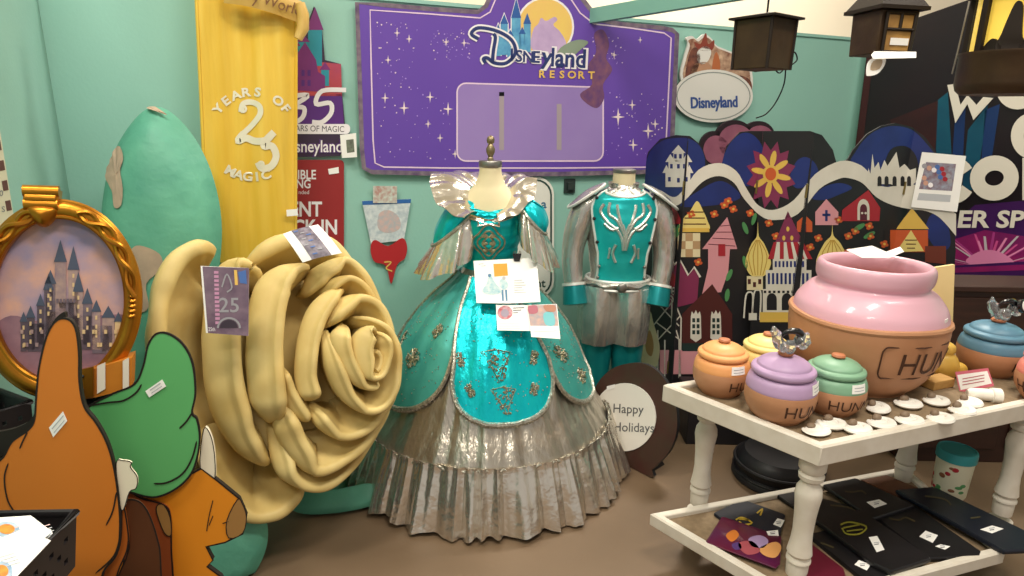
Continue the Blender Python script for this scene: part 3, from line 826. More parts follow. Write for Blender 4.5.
# ================================================================ painted plywood cut-outs (plain pointed hoods and coats)
OUTL = mat('cutout_outline', '#1f1712', .6)
ORG_ = mat('cutout_orange', '#cf7a2a', .5, var='#c87222', vs=2)
GRN_ = mat('cutout_green', '#5fae6a', .5, var='#58a763', vs=2)
AMB = mat('cutout_amber', '#e08e22', .5, var='#d9861c', vs=2)
RUST = mat('cutout_rust', '#8f4722', .5); DBR = mat('cutout_brown', '#563018', .5); TAN = mat('cutout_tan', '#9c7440', .5)
FLEECE = mat('cutout_cream', '#e7dec6', .6)
Z = lambda pts: [(x / 2.088, 300 + y / 2.088) for x, y in pts]
# green hood with amber coat (behind)
G = Board(at_y(170, 450, 1.62), (.2, -.97, .08))
root = thing('green_cutout', G.P(170, 720), 'painted plywood cut-out of a green pointed hood over an amber coat, leaning by the rose', 'cutout')
hat = sm(Z([(180, 240), (195, 216), (240, 192), (285, 172), (303, 135), (313, 92), (330, 68), (355, 68), (385, 90), (405, 130), (411, 190), (404, 232), (414, 245), (420, 280), (416, 318), (402, 358), (372, 388), (330, 406), (290, 400), (240, 380), (190, 350)]), 5)
coat = Z([(285, 372), (320, 405), (420, 352), (455, 378), (500, 415), (515, 450), (507, 488), (470, 506), (430, 515), (445, 543), (432, 556), (462, 578), (490, 640), (505, 760), (510, 900), (250, 900), (250, 380)])
def outl(Bd, pts, mt, off, th=.001, w=1.6):
    Bd.poly(pts, mt, off, th); Bd.stroke(pts, w, OUTL, off + th, .0006, True)
mbp = Board(G.o, G.n)
mbp.poly(coat, AMB, -.018, .018, OUTL); mbp.stroke(coat, 1.6, OUTL, .0005, .0006, True)
outl(mbp, sm(Z([(425, 270), (440, 285), (448, 330), (446, 378), (418, 352)]), 4), FLEECE, -.016, .014, 1.)
outl(mbp, sm(Z([(496, 416), (506, 424), (515, 452), (507, 486), (478, 496), (474, 460)]), 3), TAN, .001, .001, 1.)
for pts in ([(445, 418), (437, 450), (432, 482)], [(445, 450), (437, 470)], [(430, 515), (470, 506)], [(465, 466), (478, 462)]):
    mbp.stroke(Z(sm(pts, 4, False)), 1., OUTL, .001)
mbp.build('coat', root)
rst = sm(Z([(268, 404), (300, 412), (345, 425), (358, 450), (360, 520), (364, 600), (360, 720), (270, 720), (262, 500)]), 4)
m3 = Board(G.o, G.n); outl(m3, rst, RUST, .001, .008)
outl(m3, sm(Z([(332, 424), (345, 424), (358, 450), (360, 486), (346, 482), (330, 440)]), 3), TAN, .010, .001, 1.)
m3.build('sleeve', root)
m2 = Board(G.o, G.n)
m2.poly(hat, GRN_, .002, .012, OUTL); m2.stroke(hat, 2., OUTL, .0145, .0006, True)
for pts in ([(404, 232), (392, 250), (378, 264)], [(325, 378), (352, 376), (384, 358), (404, 326), (414, 290)], [(196, 216), (230, 210), (262, 206), (288, 190), (300, 172)]):
    m2.stroke(Z(sm(pts, 5, False)), [.6] + [1.8] * (len(sm(pts, 5, False)) - 2) + [.6], OUTL, .0150)
m2.build('hood', root)
s2 = Board(G.o, G.n); s2.poly(Z([(308, 186), (343, 162), (351, 176), (316, 199)]), STICK, .0165, .001)
s2.stroke(Z([(318, 184), (340, 169)]), 1.2, GREYP, .018); s2.stroke(Z([(321, 190), (343, 175)]), .8, GREYP, .018); s2.build('price_sticker', root)
# orange hood (in front)
O_ = Board(at_y(70, 450, 1.38), (.22, -.96, .08))
root = thing('orange_cutout', O_.P(60, 760), 'painted plywood cut-out of a tall orange pointed hood, nearest the black basket', 'cutout')
hat = sm(Z([(76, 200), (82, 140), (98, 75), (118, 43), (142, 40), (158, 60), (165, 110), (166, 170), (176, 222), (200, 255), (222, 295), (236, 340), (246, 400), (251, 470), (244, 530), (215, 570), (205, 640), (190, 760), (0, 760), (-60, 700), (-60, 360), (0, 335), (25, 296), (58, 272), (72, 250)]), 5)
back = sm(Z([(70, 200), (78, 130), (92, 72), (112, 38), (130, 38), (100, 150), (80, 260), (30, 300), (-70, 380), (-70, 300), (20, 275), (60, 250)]), 4)
m2 = Board(O_.o, O_.n)
m2.poly(back, OUTL, -.03, .012)
m2.poly(hat, ORG_, -.016, .016, OUTL); m2.stroke(hat, 2., OUTL, .0005, .0006, True)
for pts in ([(244, 400), (236, 440), (222, 470)], [(18, 340), (10, 372), (18, 420), (40, 452)], [(252, 492), (238, 534), (200, 570)], [(58, 275), (48, 295), (42, 310)]):
    q = sm(pts, 5, False); m2.stroke(Z(q), [.5] + [1.6] * (len(q) - 2) + [.5], OUTL, .001)
m2.build('hood', root)
cp = Board(O_.o, O_.n)
outl(cp, sm(Z([(246, 430), (262, 488), (260, 530), (240, 580), (225, 660), (225, 880), (100, 880), (100, 600), (215, 560)]), 4), mat('cutout_burnt', '#b25f20', .5), -.024, .007)
outl(cp, sm(Z([(248, 440), (275, 428), (300, 450), (322, 510), (330, 580), (335, 880), (215, 880), (225, 640), (262, 530)]), 4), DBR, -.030, .005)
cp.build('cape', root)
fl = Board(O_.o, O_.n); outl(fl, sm(Z([(240, 345), (255, 338), (272, 342), (270, 352), (284, 372), (282, 396), (268, 404), (256, 440), (248, 430)]), 4), FLEECE, -.014, .006, 1.); fl.build('fleece_trim', root)
s2 = Board(O_.o, O_.n); s2.poly(Z([(103, 266), (132, 232), (141, 252), (112, 286)]), STICK, .0012, .001); s2.stroke(Z([(110, 268), (134, 240)]), 1.1, GREYP, .0026); s2.stroke(Z([(114, 276), (136, 250)]), .8, GREYP, .0026); s2.build('price_sticker', root)

# ================================================================ black wire-look plastic baskets
BPL = mat('black_plastic', '#1d1a1c', .4, var='#262124', vs=9)
def basket(name, corners, z, drop, label, taper=.02, holes=True):
    """corners: rim corner points (xy) in order; holes are real openings in the side walls"""
    root = thing(name, (sum(c[0] for c in corners) / 4, sum(c[1] for c in corners) / 4, z - drop), label, 'basket')
    cc = V((sum(c[0] for c in corners) / 4, sum(c[1] for c in corners) / 4, 0))
    mb = MB()
    top = [V((c[0], c[1], z)) for c in corners]; bot = [V((c[0] + (cc.x - c[0]) * .12, c[1] + (cc.y - c[1]) * .12, z - drop)) for c in corners]
    for i in range(4):
        a, b, c_, d_ = top[i], top[(i + 1) % 4], bot[(i + 1) % 4], bot[i]
        n = (b - a).cross(d_ - a).normalized() * .003
        W_ = (b - a).length; nu = max(6, int(W_ / .022)); nv = max(5, int(drop / .022))
        def q(u, v): return (a * (1 - u) + b * u) * (1 - v) + (d_ * (1 - u) + c_ * u) * v
        for iu in range(nu):
            for iv in range(nv):
                hole = 0 < iu < nu - 1 and 0 < iv < nv - 1 and (iu + iv) % 2 == 0
                us = [iu / nu, (iu + .22) / nu, (iu + .78) / nu, (iu + 1) / nu]; v0 = [iv / nv, (iv + .25) / nv, (iv + .75) / nv, (iv + 1) / nv]
                for k in range(3):
                    for l in range(3):
                        if hole and k == 1 and l == 1: continue
                        if not hole and (k or l): continue
                        if hole: P4 = [q(us[k], v0[l]), q(us[k + 1], v0[l]), q(us[k + 1], v0[l + 1]), q(us[k], v0[l + 1])]
                        else: P4 = [q(us[0], v0[0]), q(us[3], v0[0]), q(us[3], v0[3]), q(us[0], v0[3])]
                        mb.add([p + n for p in P4] + [p - n for p in P4], [[0, 1, 2, 3], [7, 6, 5, 4], [0, 4, 5, 1], [1, 5, 6, 2], [2, 6, 7, 3], [3, 7, 4, 0]], BPL, False)
    mb.hexa([(p.x, p.y) for p in bot], z - drop, z - drop + .006, BPL)
    mb.build('body', root)
    rm = MB(); rm.tube(top, .009, BPL, 8, True); rm.build('rim', root)
    return root
# ---- baskets and their contents
zr = .86
C1, C2, C4 = at_z(75, 513, zr), at_z(0, 592, zr), at_z(-40, 515, zr)
C3 = C4 + (C2 - C1)
basket('plastic_basket', [C1, C2, C3, C4], zr, .115, 'black perforated plastic basket holding printed cards at the bottom left corner')
mb = MB(); cq = [(c.x + ((C1 + C3) / 2 - c).x * .25, c.y + ((C1 + C3) / 2 - c).y * .25) for c in (C1, C2, C3, C4)]
mb.hexa(cq, 0, zr - .117, BLACKP); mb.hexa([(p[0] + .0, p[1]) for p in cq], zr - .14, zr - .117, BLACKP)
tag(mb.build('basket_stand', bevel=.004), 'black stand carrying the basket of printed cards', 'stand')
PL1 = mat('plate_blue', '#5f86ad', .5, var='#c4d3dd', vs=45); PL2 = mat('plate_gold', '#d89a3a', .5, var='#c9702f', vs=60); PCK = mat('print_pink', '#e3c3c0', .6)
for i, (q, dz, label, discs) in enumerate((
    ([(-30, 520), (31, 516), (52, 532), (30, 552), (-30, 560)], .000, 'white printed card with a blue and gold plate, at the back of the basket', [(7, 530, 13, 8)]),
    ([(24, 526), (51, 530), (56, 540), (30, 541)], -.012, 'small white card with a grey plate print standing by the far basket rim', [(43, 534, 8, 5)]),
    ([(-30, 552), (22, 530), (51, 541), (14, 580), (-30, 610)], .022, 'white card with a blue plate lying on top of the pile in the basket', [(2, 572, 11, 10)]))):
    Bd = Board(at_z(20, 545, zr + dz), V((.12, -.22, .95)))
    Bd.poly(q, WHITEP, 0, .0015)
    for x, y, a, b in discs:
        Bd.poly(ell(x, y, a, b), PL1, .0017, .0005); Bd.poly(ell(x, y, a * .62, b * .62), PL2, .0024, .0005)
    x, y = (sum(p[0] for p in q) / len(q), sum(p[1] for p in q) / len(q))
    for k in range(4): Bd.stroke([(x - 6 + k * 2, y + k * 3 - 4), (x + 10 + k * 2, y - 9 + k * 3)], .8, GREYP if k else PCK, .0017)
    tag(Bd.build('printed_card'), label, 'card')
e = at_y(30, 402, 1.66); basket('plastic_basket', [(e.x, e.y), (e.x - .06, e.y - .1), (e.x - .22, e.y - .02), (e.x - .16, e.y + .08)], e.z, .13, 'black perforated basket half hidden behind the orange hood cut-out')
mb = MB(); mb.hexa([(e.x - .05, e.y - .0), (e.x - .08, e.y - .06), (e.x - .18, e.y - .01), (e.x - .15, e.y + .04)], 0, e.z - .132, BLACKP)
tag(mb.build('basket_stand'), 'black stand under the basket behind the orange hood cut-out', 'stand')

# ================================================================ the parade gown on its dress form
SILV = mat('silver_lame', '#d3ccbf', .28, .88, var='#b3ab9e', vs=5, vfac=.6, stretch=(5, 5, .5), bump=.45, bs=9, bdist=.012)
SILV2 = mat('silver_lame_frill', '#dcd5c9', .22, .9, bump=.6, bs=16, bdist=.01)
TEALF = mat('teal_foil', '#00bccb', .28, .62, var='#12d0d6', vs=7, bump=.5, bs=12, bdist=.012, stretch=(2.2, 2.2, .8))
TEALS = mat('teal_sheer', '#3fa09a', .38, .4, var='#54b5ac', vs=7, bump=.35, bs=14, bdist=.01)
TRIM = mat('sequin_trim', '#d8d5c8', .3, .75, var='#8f8b7d', vs=90, vfac=.5, bump=.8, bs=120, bdist=.004)
EMB = mat('embroidery_gilt', '#b9ad88', .38, .7, var='#7f8a78', vs=80, vfac=.5, bump=.8, bs=110, bdist=.004)
LINEN = mat('form_linen', '#d9cda8', .75, var='#d0c39b', vs=5)
CAPM = mat('form_cap_metal', '#8d8a84', .35, .85); FIN = mat('form_finial', '#8b7d60', .35, .7)
DX, DY = -.105, 2.83
root = thing('parade_gown', (DX, DY, 0), 'teal and silver ball gown with frilled collar standing on a dress form', 'gown')
def lerp_tab(tab, z):
    if z >= tab[0][0]: return tab[0][1]
    for (z0, r0), (z1, r1) in zip(tab, tab[1:]):
        if z >= z1:
            t = (z0 - z) / (z0 - z1); return r0 + (r1 - r0) * t
    return tab[-1][1]
SK = [(1.0, .115), (.97, .125), (.93, .155), (.86, .235), (.78, .305), (.70, .36), (.60, .412), (.50, .455), (.40, .497), (.30, .565), (.25, .59), (.0, .64)]
def skirt_pt(th, z, add=0., wav=0.):
    r = lerp_tab(SK, z) + add
    k = min(1, max(0, (1.0 - z) / .5))
    r += wav * k * (.004 * math.sin(th * 26 + 2 * math.sin(th * 3)) + .004 * math.sin(th * 11 + 1) + .003 * math.sin(th * 47 + 2 * math.sin(th * 5)))
    return V((DX - .008 * k + r * math.sin(th), DY - r * math.cos(th) * .97, z))
mb = MB()
mb.sheet(lambda u, v: skirt_pt(u * 2 * PI, .985 - .735 * v, 0, 1.), 220, 22, SILV, .004, cu=True)
mb.build('skirt', root)
# gathered frill at the hem
def frill_pt(u, v):
    th = u * 2 * PI
    z = .285 - .265 * v + .008 * math.sin(th * 19 + 1) * v + .006 * math.sin(th * 7) * v
    r = .588 + .10 * v ** .8 + (.004 + .013 * v) * math.sin(th * 44 + 2.6 * math.sin(th * 7) + 1.5 * math.sin(th * 13)) + .007 * v * math.sin(th * 19 + 2) + .004 * math.sin(th * 97 + 3 * math.sin(th * 11))
    if v < .1: r += .012 * (1 - v / .1)
    return V((DX - .008 + r * math.sin(th), DY - r * math.cos(th) * .97, max(z, .012)))
mb = MB(); mb.sheet(frill_pt, 460, 12, SILV2, .003, cu=True); mb.build('hem_frill', root)
mb = MB(); mb.tube([skirt_pt(k / 240 * 2 * PI, .272, .016) + V((0, 0, .006 * math.sin(k * 1.3))) for k in range(240)], .007, TRIM, 6, True); mb.build('frill_heading', root)
# overskirt panels
def uz(u, zc, zb, p=2.4): return zc - (zc - zb) * max(0, 1 - abs(2 * u - 1) ** p) ** (1 / p)
def panel(name, a0, a1, a0t, a1t, zc, zb, mt, add, motifs, p=2.2, ztop=.965, label=None):
    def fn(u, v):
        zz = uz(u, zc, zb, p); z = ztop + (zz - ztop) * v
        k = v ** .75
        th = (a0t + (a1t - a0t) * u) * (1 - k) + (a0 + (a1 - a0) * u) * k
        return skirt_pt(th, z, add + .008 * v + .004 * math.sin(u * 23) * v * (1 - v) * 4, .35)
    mb = MB(); mb.sheet(fn, 60, 34, mt, .004)
    o = mb.build(name, root)
    t = MB()
    path = [fn(k / 90, 1) for k in range(91)]
    for s in (0, 1):
        edge = [fn(s, 1 - k / 40) for k in range(41)]
        t.tube([q + (q - V((DX, DY, q.z))).normalized() * .004 for q in edge], .009, TRIM, 6)
    t.tube([q + (q - V((DX, DY, q.z))).normalized() * .006 for q in path], .010, TRIM, 6)
    # gathered ribbon pleats along the scallop
    for k in range(0, 90):
        q = path[k]; n = (q - V((DX, DY, q.z))).normalized()
        if k % 2 == 0: t.blob(q + n * .008 + V((0, 0, -.006)), (.007, .007, .013), TRIM, 6, 4)
    t.build('scallop_trim', o)
    em = MB()
    for (mu, mv, sz, kind) in motifs:
        c = fn(mu, mv); e = .01
        du = (fn(mu + e, mv) - fn(mu - e, mv)).normalized(); dv = (fn(mu, mv - e) - fn(mu, mv + e)).normalized()
        n = du.cross(dv).normalized()
        if n.y > 0: n = -n
        def L_(x, y): return c + du * x * sz + dv * y * sz + n * .006
        def patch(pp):
            ct = sum(pp, V()) / len(pp); k0 = len(pp)
            em.add([p - n * .002 for p in pp] + [ct + n * .003], [[i, (i + 1) % k0, k0] for i in range(k0)], EMB)
        import zlib
        rq = random.Random(zlib.crc32(repr((name, mu, mv, a0)).encode()))
        for q in range(70 if sz > .045 else 46):
            for _ in range(40):
                x, y = rq.uniform(-1, 1), rq.uniform(-1.2, 1)
                if kind == 'tri': ok = abs(x) < .36 + .64 * (y + 1.2) / 2.2 and y < .95 - .25 * abs(x) and (abs(x) + abs(y)) % .38 > .1
                else: ok = math.hypot(x, y) < .62 + .34 * math.cos(4 * math.atan2(y, x)) and math.hypot(x, y) % .3 > .07
                if ok: break
            em.blob(L_(x, y), rq.uniform(.003, .0062), TRIM if rq.random() < .55 else EMB, 5, 4)
        if kind == 'diamond':
            for w in (1., .62, .3):
                em.tube([L_(0, w * 1.1), L_(w, .25 * w), L_(w * .55, -.35 * w), L_(0, -w), L_(-w * .55, -.35 * w), L_(-w, .25 * w)], sz * .13, EMB, 5, True, .6)
            for s in (-1, 1):
                em.tube([L_(s * .1, .2), L_(s * .5, .6), L_(s * .8, .2), L_(s * .4, .05)], sz * .1, EMB, 5, False, .6)
        elif kind == 'tri':
            for w in (1.,):
                em.tube([L_(-w, w * .7), L_(0, w * .9), L_(w, w * .7), L_(.35 * w, -.4 * w), L_(0, -1.3 * w), L_(-.35 * w, -.4 * w)], sz * .07, EMB, 5, True, .6)
        else:
            for q in range(9):
                a = q * 2 * PI / 9
                em.tube([L_(.15 * math.cos(a), .15 * math.sin(a)), L_(.9 * math.cos(a), .9 * math.sin(a)), L_(.7 * math.cos(a + .45), .7 * math.sin(a + .45))], sz * .07, EMB, 5, False, .6)
            em.blob(L_(0, 0), sz * .16, EMB, 8, 6)
    rr = random.Random(len(motifs) + int(a0 * 100))
    for k in range(120):
        mu, mv = rr.uniform(.06, .94), rr.uniform(.2, .95); em.blob(fn(mu, mv) + (fn(mu, mv) - V((DX, DY, fn(mu, mv).z))).normalized() * .004, rr.uniform(.002, .0035), TRIM, 5, 4)
    em.build('embroidery', o)
    return o
panel('side_panel', -1.62, -.34, -1.5, -.5, .68, .42, TEALS, .012, [(.8, .42, .035, 'flower'), (.62, .62, .05, 'flower'), (.5, .84, .045, 'flower'), (.25, .6, .045, 'flower'), (.2, .86, .04, 'flower')])
panel('side_panel', .70, 1.75, .5, 1.5, .68, .42, TEALS, .012, [(.3, .6, .045, 'flower'), (.5, .82, .045, 'flower'), (.72, .6, .04, 'flower')])
panel('side_panel', 1.77, 3.1, 1.5, 3.1, .68, .42, TEALS, .012, [(.4, .7, .05, 'flower')])
panel('side_panel', 3.12, 2 * PI - 1.64, 3.1, 2 * PI - 1.5, .68, .42, TEALS, .012, [(.5, .7, .05, 'flower')])
panel('apron', -.30, .70, -.52, .52, .66, .438, TEALF, .026, [(.5, .57, .062, 'tri'), (.52, .82, .052, 'tri'), (.12, .62, .03, 'flower'), (.88, .62, .03, 'flower'), (.22, .8, .028, 'flower'), (.8, .82, .028, 'flower')], p=2.5)
# bodice
BO = [(.955, .135, .112), (.985, .122, .10), (1.03, .120, .10), (1.08, .128, .112), (1.13, .140, .13), (1.18, .146, .14), (1.22, .148, .132), (1.25, .150, .118)]
def body_pt(tab, th, z, add=0.):
    for (z0, a0, b0), (z1, a1, b1) in zip(tab, tab[1:]):
        if z <= z1 or z1 == tab[-1][0]:
            t = min(1, max(0, (z - z0) / (z1 - z0))); a, b = a0 + (a1 - a0) * t, b0 + (b1 - b0) * t
            return V((DX + (a + add) * math.sin(th), DY - (b + add) * math.cos(th), z))
mb = MB(); mb.sheet(lambda u, v: body_pt(BO, u * 2 * PI, .955 + .295 * v + (.02 * abs(math.sin(u * 2 * PI)) if v > .9 else 0), .002 * math.sin(v * 40)), 60, 24, TEALF, .004, cu=True); bd = mb.build('bodice', root)
em = MB()
for k, (w, h) in enumerate(((.062, .075), (.044, .052), (.024, .028))):
    em.tube([body_pt(BO, math.asin(max(-.9, min(.9, w * math.cos(a) * (1 + .12 * math.cos(4 * a)) / .14))), 1.115 + h * math.sin(a) * (1 + .12 * math.cos(4 * a)), .006) for a in [2 * PI * q / 36 for q in range(36)]], .006, EMB, 5, True, .6)
for s in (-1, 1):
    for zz in (-.05, 0, .05): em.blob(body_pt(BO, s * .12 + .0, 1.115 + zz * .7, .006), (.014, .004, .01), EMB, 8, 6)
em.build('embroidery', bd)
# draped neckline band
mb = MB()
for s in (-1, 1):
    mb.sheet(lambda u, v, s=s: body_pt(BO, s * (-.25 + 1.0 * u), 1.222 + .030 * u + .045 * (v - .5) + .03 * (1 - u) * (1 - v) * 0, .010 + .006 * math.sin(v * 9 + u * 5)), 24, 8, TEALF, .004)
    mb.sheet(lambda u, v, s=s: body_pt(BO, s * (-.3 + 1.0 * u), 1.202 + .035 * u + .02 * (v - .5), .013 + .003 * math.sin(v * 8)), 20, 6, SILV2, .003)
mb.build('neckline_drape', root)
# linen form above the bodice
FO_ = [(1.20, .140, .115), (1.25, .150, .112), (1.295, .128, .094), (1.33, .095, .078), (1.352, .072, .065), (1.375, .06, .057), (1.405, .050, .050), (1.435, .048, .048)]
mb = MB(); mb.grid(lambda u, v: body_pt(FO_, u * 2 * PI, 1.2 + .235 * v), 40, 26, LINEN, cu=True); mb.build('form_torso', root)
mb = MB(); mb.lathe([(.0, 1.433), (.050, 1.433), (.052, 1.438), (.052, 1.457), (.049, 1.462), (.016, 1.465), (0, 1.465)], (DX, DY, 0), CAPM, 32)
cap = mb.build('form_cap', root)
mb = MB(); mb.lathe([(.013, 1.461), (.014, 1.471), (.010, 1.477), (.012, 1.483), (.019, 1.498), (.020, 1.513), (.012, 1.528), (.010, 1.533), (.016, 1.539), (.018, 1.551), (.014, 1.563), (.005, 1.569), (0, 1.570)], (DX, DY, 0), FIN, 24); mb.build('finial', cap)
mb = MB(); mb.tube([(DX, DY, .01), (DX, DY, .97)], .02, CAPM, 12); mb.lathe([(.0, .003), (.2, .003), (.2, .015), (.03, .03), (0, .03)], (DX, DY, 0), CAPM, 24); mb.build('form_stand', root)
# off-shoulder frilled collar
def collar(u, v):
    th = .30 + (2 * PI - .60) * u
    s_, c_ = math.sin(th), math.cos(th)
    ex = .092 + .146 * v; ey = .098 + .119 * v
    fr_ = max(0, c_)
    wv = (.25 + v) * .0055 * math.sin(th * 14 + .8 * math.sin(th * 3)) + v * .004 * math.sin(th * 9)
    zin = 1.345 - .115 * fr_ ** 1.2; zout = 1.392 - .165 * fr_ ** .9 - .012 * max(0, s_)
    z = zin + (zout - zin) * v ** .8 + .018 * math.sin(PI * v)
    return V((DX - .030 * v + ex * s_, DY - ey * c_, z + wv))
mb = MB(); mb.sheet(collar, 220, 12, SILV2, .003); mb.build('collar_frill', root)
# sleeves ending in a slanting opening with a deep gathered flounce
for s, A_, B_2, A2, B2_, shp in ((-1, (477, 206), (433, 244), (472, 251), (420, 270), (456, 206)), (1, (518, 200), (545, 232), (522, 238), (555, 263), (533, 204))):
    Y0 = DY - .075
    a1, b1, a2, b2 = (at_y(*q, Y0) for q in (A_, B_2, A2, B2_))
    shc = at_y(*shp, DY - .01)
    def ring(t, s=s, a1=a1, b1=b1): return (a1 + b1) / 2 + (b1 - a1) / 2 * math.cos(t) + V((0, -.075, -.012)) * math.sin(t) + V((0, .02, 0))
    def ring2(t, a2=a2, b2=b2): return (a2 + b2) / 2 + (b2 - a2) / 2 * 1.0 * math.cos(t) + V((0, -.12, -.035)) * math.sin(t) + V((0, .02, 0))
    def slv(u, v, s=s, ring=ring, shc=shc):
        t = u * 2 * PI
        top = shc + V((s * .05 * math.cos(t), -.062 * math.sin(t), .03 * math.cos(t) * -1 + .01))
        p = top * (1 - v) + ring(t) * v
        o = p - ((top * 0 + shc) * (1 - v) + ring(0) * .5 * v + ring(PI) * .5 * v); o = o.normalized() if o.length > 1e-5 else V((0, 0, 0))
        return p + o * (.022 * math.sin(PI * v) + .004 * math.sin(t * 9 + v * 5) * v)
    mb = MB(); mb.sheet(slv, 60, 14, TEALF, .004, cu=True); sl = mb.build('sleeve', root)
    def bell(u, v, ring=ring, ring2=ring2):
        t = u * 2 * PI; p0_, p1_ = ring(t), ring2(t)
        p = p0_ * (1 - v) + p1_ * v
        o = p - (ring(0) + ring(PI)) / 2 * (1 - v) - (ring2(0) + ring2(PI)) / 2 * v; o = o.normalized()
        return p + o * (.018 * math.sin(PI * v * .6) + (.12 + v) * (.0125 * math.sin(t * 8 + math.sin(t * 3)) + .004 * math.sin(t * 17 + 1)))
    mb = MB(); mb.sheet(bell, 200, 12, SILV2, .003, cu=True); mb.build('sleeve_flounce', root)
    mb = MB(); mb.tube([bell(k / 80, 0.03) + (bell(k / 80, .03) - (ring(0) + ring(PI)) / 2).normalized() * .004 for k in range(80)], .008, TRIM, 6, True); mb.build('trim', sl)

# papers pinned on the gown
PN = V((0, -.70, .71))
def paper(q, o, name, label, off, draw=None, cat='paper'):
    Bd = Board(o, PN); Bd.poly(q, WHITEP, off, .0012)
    if draw: draw(Bd, off + .0014)
    return tag(Bd.build(name), label, cat)
po = V((0, DY - .145, .985))
SKT = mat('sketch_teal', '#8fc1cf', .6, var='#dce6e4', vs=60, vfac=.5); SKB = mat('sketch_blue', '#5a86a8', .6); SKO = mat('sketch_ochre', '#dba03a', .6)
def d1(Bd, o):
    Bd.poly([(493.5, 270.5), (507, 270), (508, 282), (494.5, 283)], SKO, o, .0004)
    Bd.poly(sm([(489, 283), (491.5, 280), (493, 285), (496, 290), (502, 297), (499, 300), (491, 301), (484, 299), (483, 296), (487, 290)], 4), SKT, o, .0004)
    Bd.poly(ell(489.8, 282, 1.6, 1.8, 10), SKB, o + .0005, .0003)
    Bd.poly(sm([(500, 287), (503, 285), (507, 288), (508, 293), (504, 296), (500, 293)], 4), SKT, o, .0004)
    Bd.poly(ell(504, 284.5, 1.8, 1.8, 10), GREYP, o + .0005, .0003)
    for x in (502.4, 506): Bd.poly([(x - 1.1, 296), (x + 1.1, 296), (x + 1.6, 307), (x - .2, 307)], SKB, o, .0004)
    for k in range(6): Bd.stroke([(514, 287 + k * 2.4), (522 + (k % 3) * 2, 286.6 + k * 2.4)], .7, GREYP, o)
    Bd.stroke([(479, 271), (484, 270), (482, 273), (486, 272)], .6, GREYP, o)
paper([(474, 267.5), (510, 265.5), (536, 264.5), (540, 308), (508, 309.5), (477, 309)], po, 'design_sheet', 'large white sheet with costume sketches clipped to the front of the teal gown', .052, d1)
def d2(Bd, o):
    Bd.poly(ell(505, 317.5, 7.5, 6.8), mat('print_red_disc', '#b3434c', .6, var='#c9a3ac', vs=60), o, .0004)
    Bd.poly(ell(505, 318, 4, 4, 14), mat('print_disc_grey', '#9b8fa0', .6), o + .0005, .0003)
    for k in range(3): Bd.stroke([(513, 313 + k * 2.4), (524 - k * 3, 312.6 + k * 2.4)], .8, INK, o)
    for k in range(4): Bd.stroke([(499, 328 + k * 1.8), (520, 328 + k * 1.8)], .35, GREYP, o)
paper([(496, 309.5), (527, 310), (530.5, 335.5), (497.5, 335)], po, 'printed_sheet', 'white sheet with a round red emblem pinned below the sketch sheet', .042, d2)
def d3(Bd, o):
    Bd.poly([(527, 311), (555.5, 310), (557.5, 331), (530, 331)], mat('photo_mixed', '#8a8f9c', .4, var='#c9a08f', vs=35, vfac=.5), o, .0004)
    Bd.poly(sm([(543, 319), (552, 318), (554, 330), (545, 330)], 4), mat('photo_aqua', '#69b5bd', .4), o + .0006, .0004)
    Bd.poly(sm([(528, 312), (536, 311), (537, 318), (529, 319)], 4), mat('photo_rose', '#a85b6b', .4), o + .0006, .0004)
    Bd.poly(sm([(543, 311), (554, 311), (554, 317), (546, 317)], 4), mat('photo_russet', '#a9735a', .4), o + .0006, .0004)
    Bd.stroke([(533, 337), (556, 336)], .5, GREYP, o)
paper([(526.5, 310.5), (556, 309.5), (559.5, 344), (531, 342)], po, 'photo_sheet', 'white sheet with a colour photo, lowest and rightmost of the papers on the gown', .047, d3)
c = Board(po, PN); q = c.P(517, 263, .058)
mb = MB(); mb.prism([c.P(*p, .054) for p in ((512.5, 262), (521, 262), (519.5, 268), (514, 268))], c.n * .014, BLACKM)
mb.tube([q + V((-.012, 0, .0)), q + V((-.016, -.006, .018)), q + V((-.010, -.008, .024)), q + V((-.006, -.004, .004))], .0016, CAPM, 6); mb.tube([q + V((.012, 0, .0)), q + V((.016, -.006, .018)), q + V((.010, -.008, .024)), q + V((.006, -.004, .004))], .0016, CAPM, 6)
tag(mb.build('binder_clip'), 'black binder clip holding the sketch sheet at the waist of the gown', 'clip')

# ================================================================ silver and teal costume
KX, KY = .568, 3.29
SILJ = mat('silver_tissue', '#cfccc4', .27, .75, var='#b3b0a9', vs=8, bump=.5, bs=16, bdist=.012, stretch=(2, 2, .9))
TEALP = mat('teal_plate', '#0aa9ad', .3, .45, var='#2cc2c0', vs=6, bump=.3, bs=14, bdist=.01)
TEALD = mat('teal_boot', '#127f86', .35, .5, var='#1a9a9c', vs=6, bump=.3, bs=14, bdist=.01)
PIPE = mat('white_piping', '#dfe0da', .4, .3)
root = thing('parade_costume', (KX, KY, 0), 'silver jacket costume with teal breastplate and cuffs on a headless form', 'costume')
KT = [(.66, .165, .12), (.74, .178, .13), (.80, .158, .115), (.86, .150, .11), (.95, .160, .118), (1.05, .172, .13), (1.14, .176, .13), (1.20, .178, .118), (1.25, .166, .105), (1.285, .125, .088), (1.305, .08, .072), (1.325, .065, .063)]
def kb(th, z, add=0., tab=KT):
    for (z0, a0, b0), (z1, a1, b1) in zip(tab, tab[1:]):
        if z <= z1 or z1 == tab[-1][0]:
            t = min(1, max(0, (z - z0) / (z1 - z0))); t = t * t * (3 - 2 * t); a, b = a0 + (a1 - a0) * t, b0 + (b1 - b0) * t
            s, c = math.sin(th), math.cos(th)
            return V((KX + (a + add) * s, KY - (b + add) * c, z))
mb = MB(); mb.grid(lambda u, v: kb(u * 2 * PI, .80 + .525 * v, .004 * math.sin(u * 40 + v * 9)), 60, 30, SILJ, cu=True); mb.build('jacket', root)
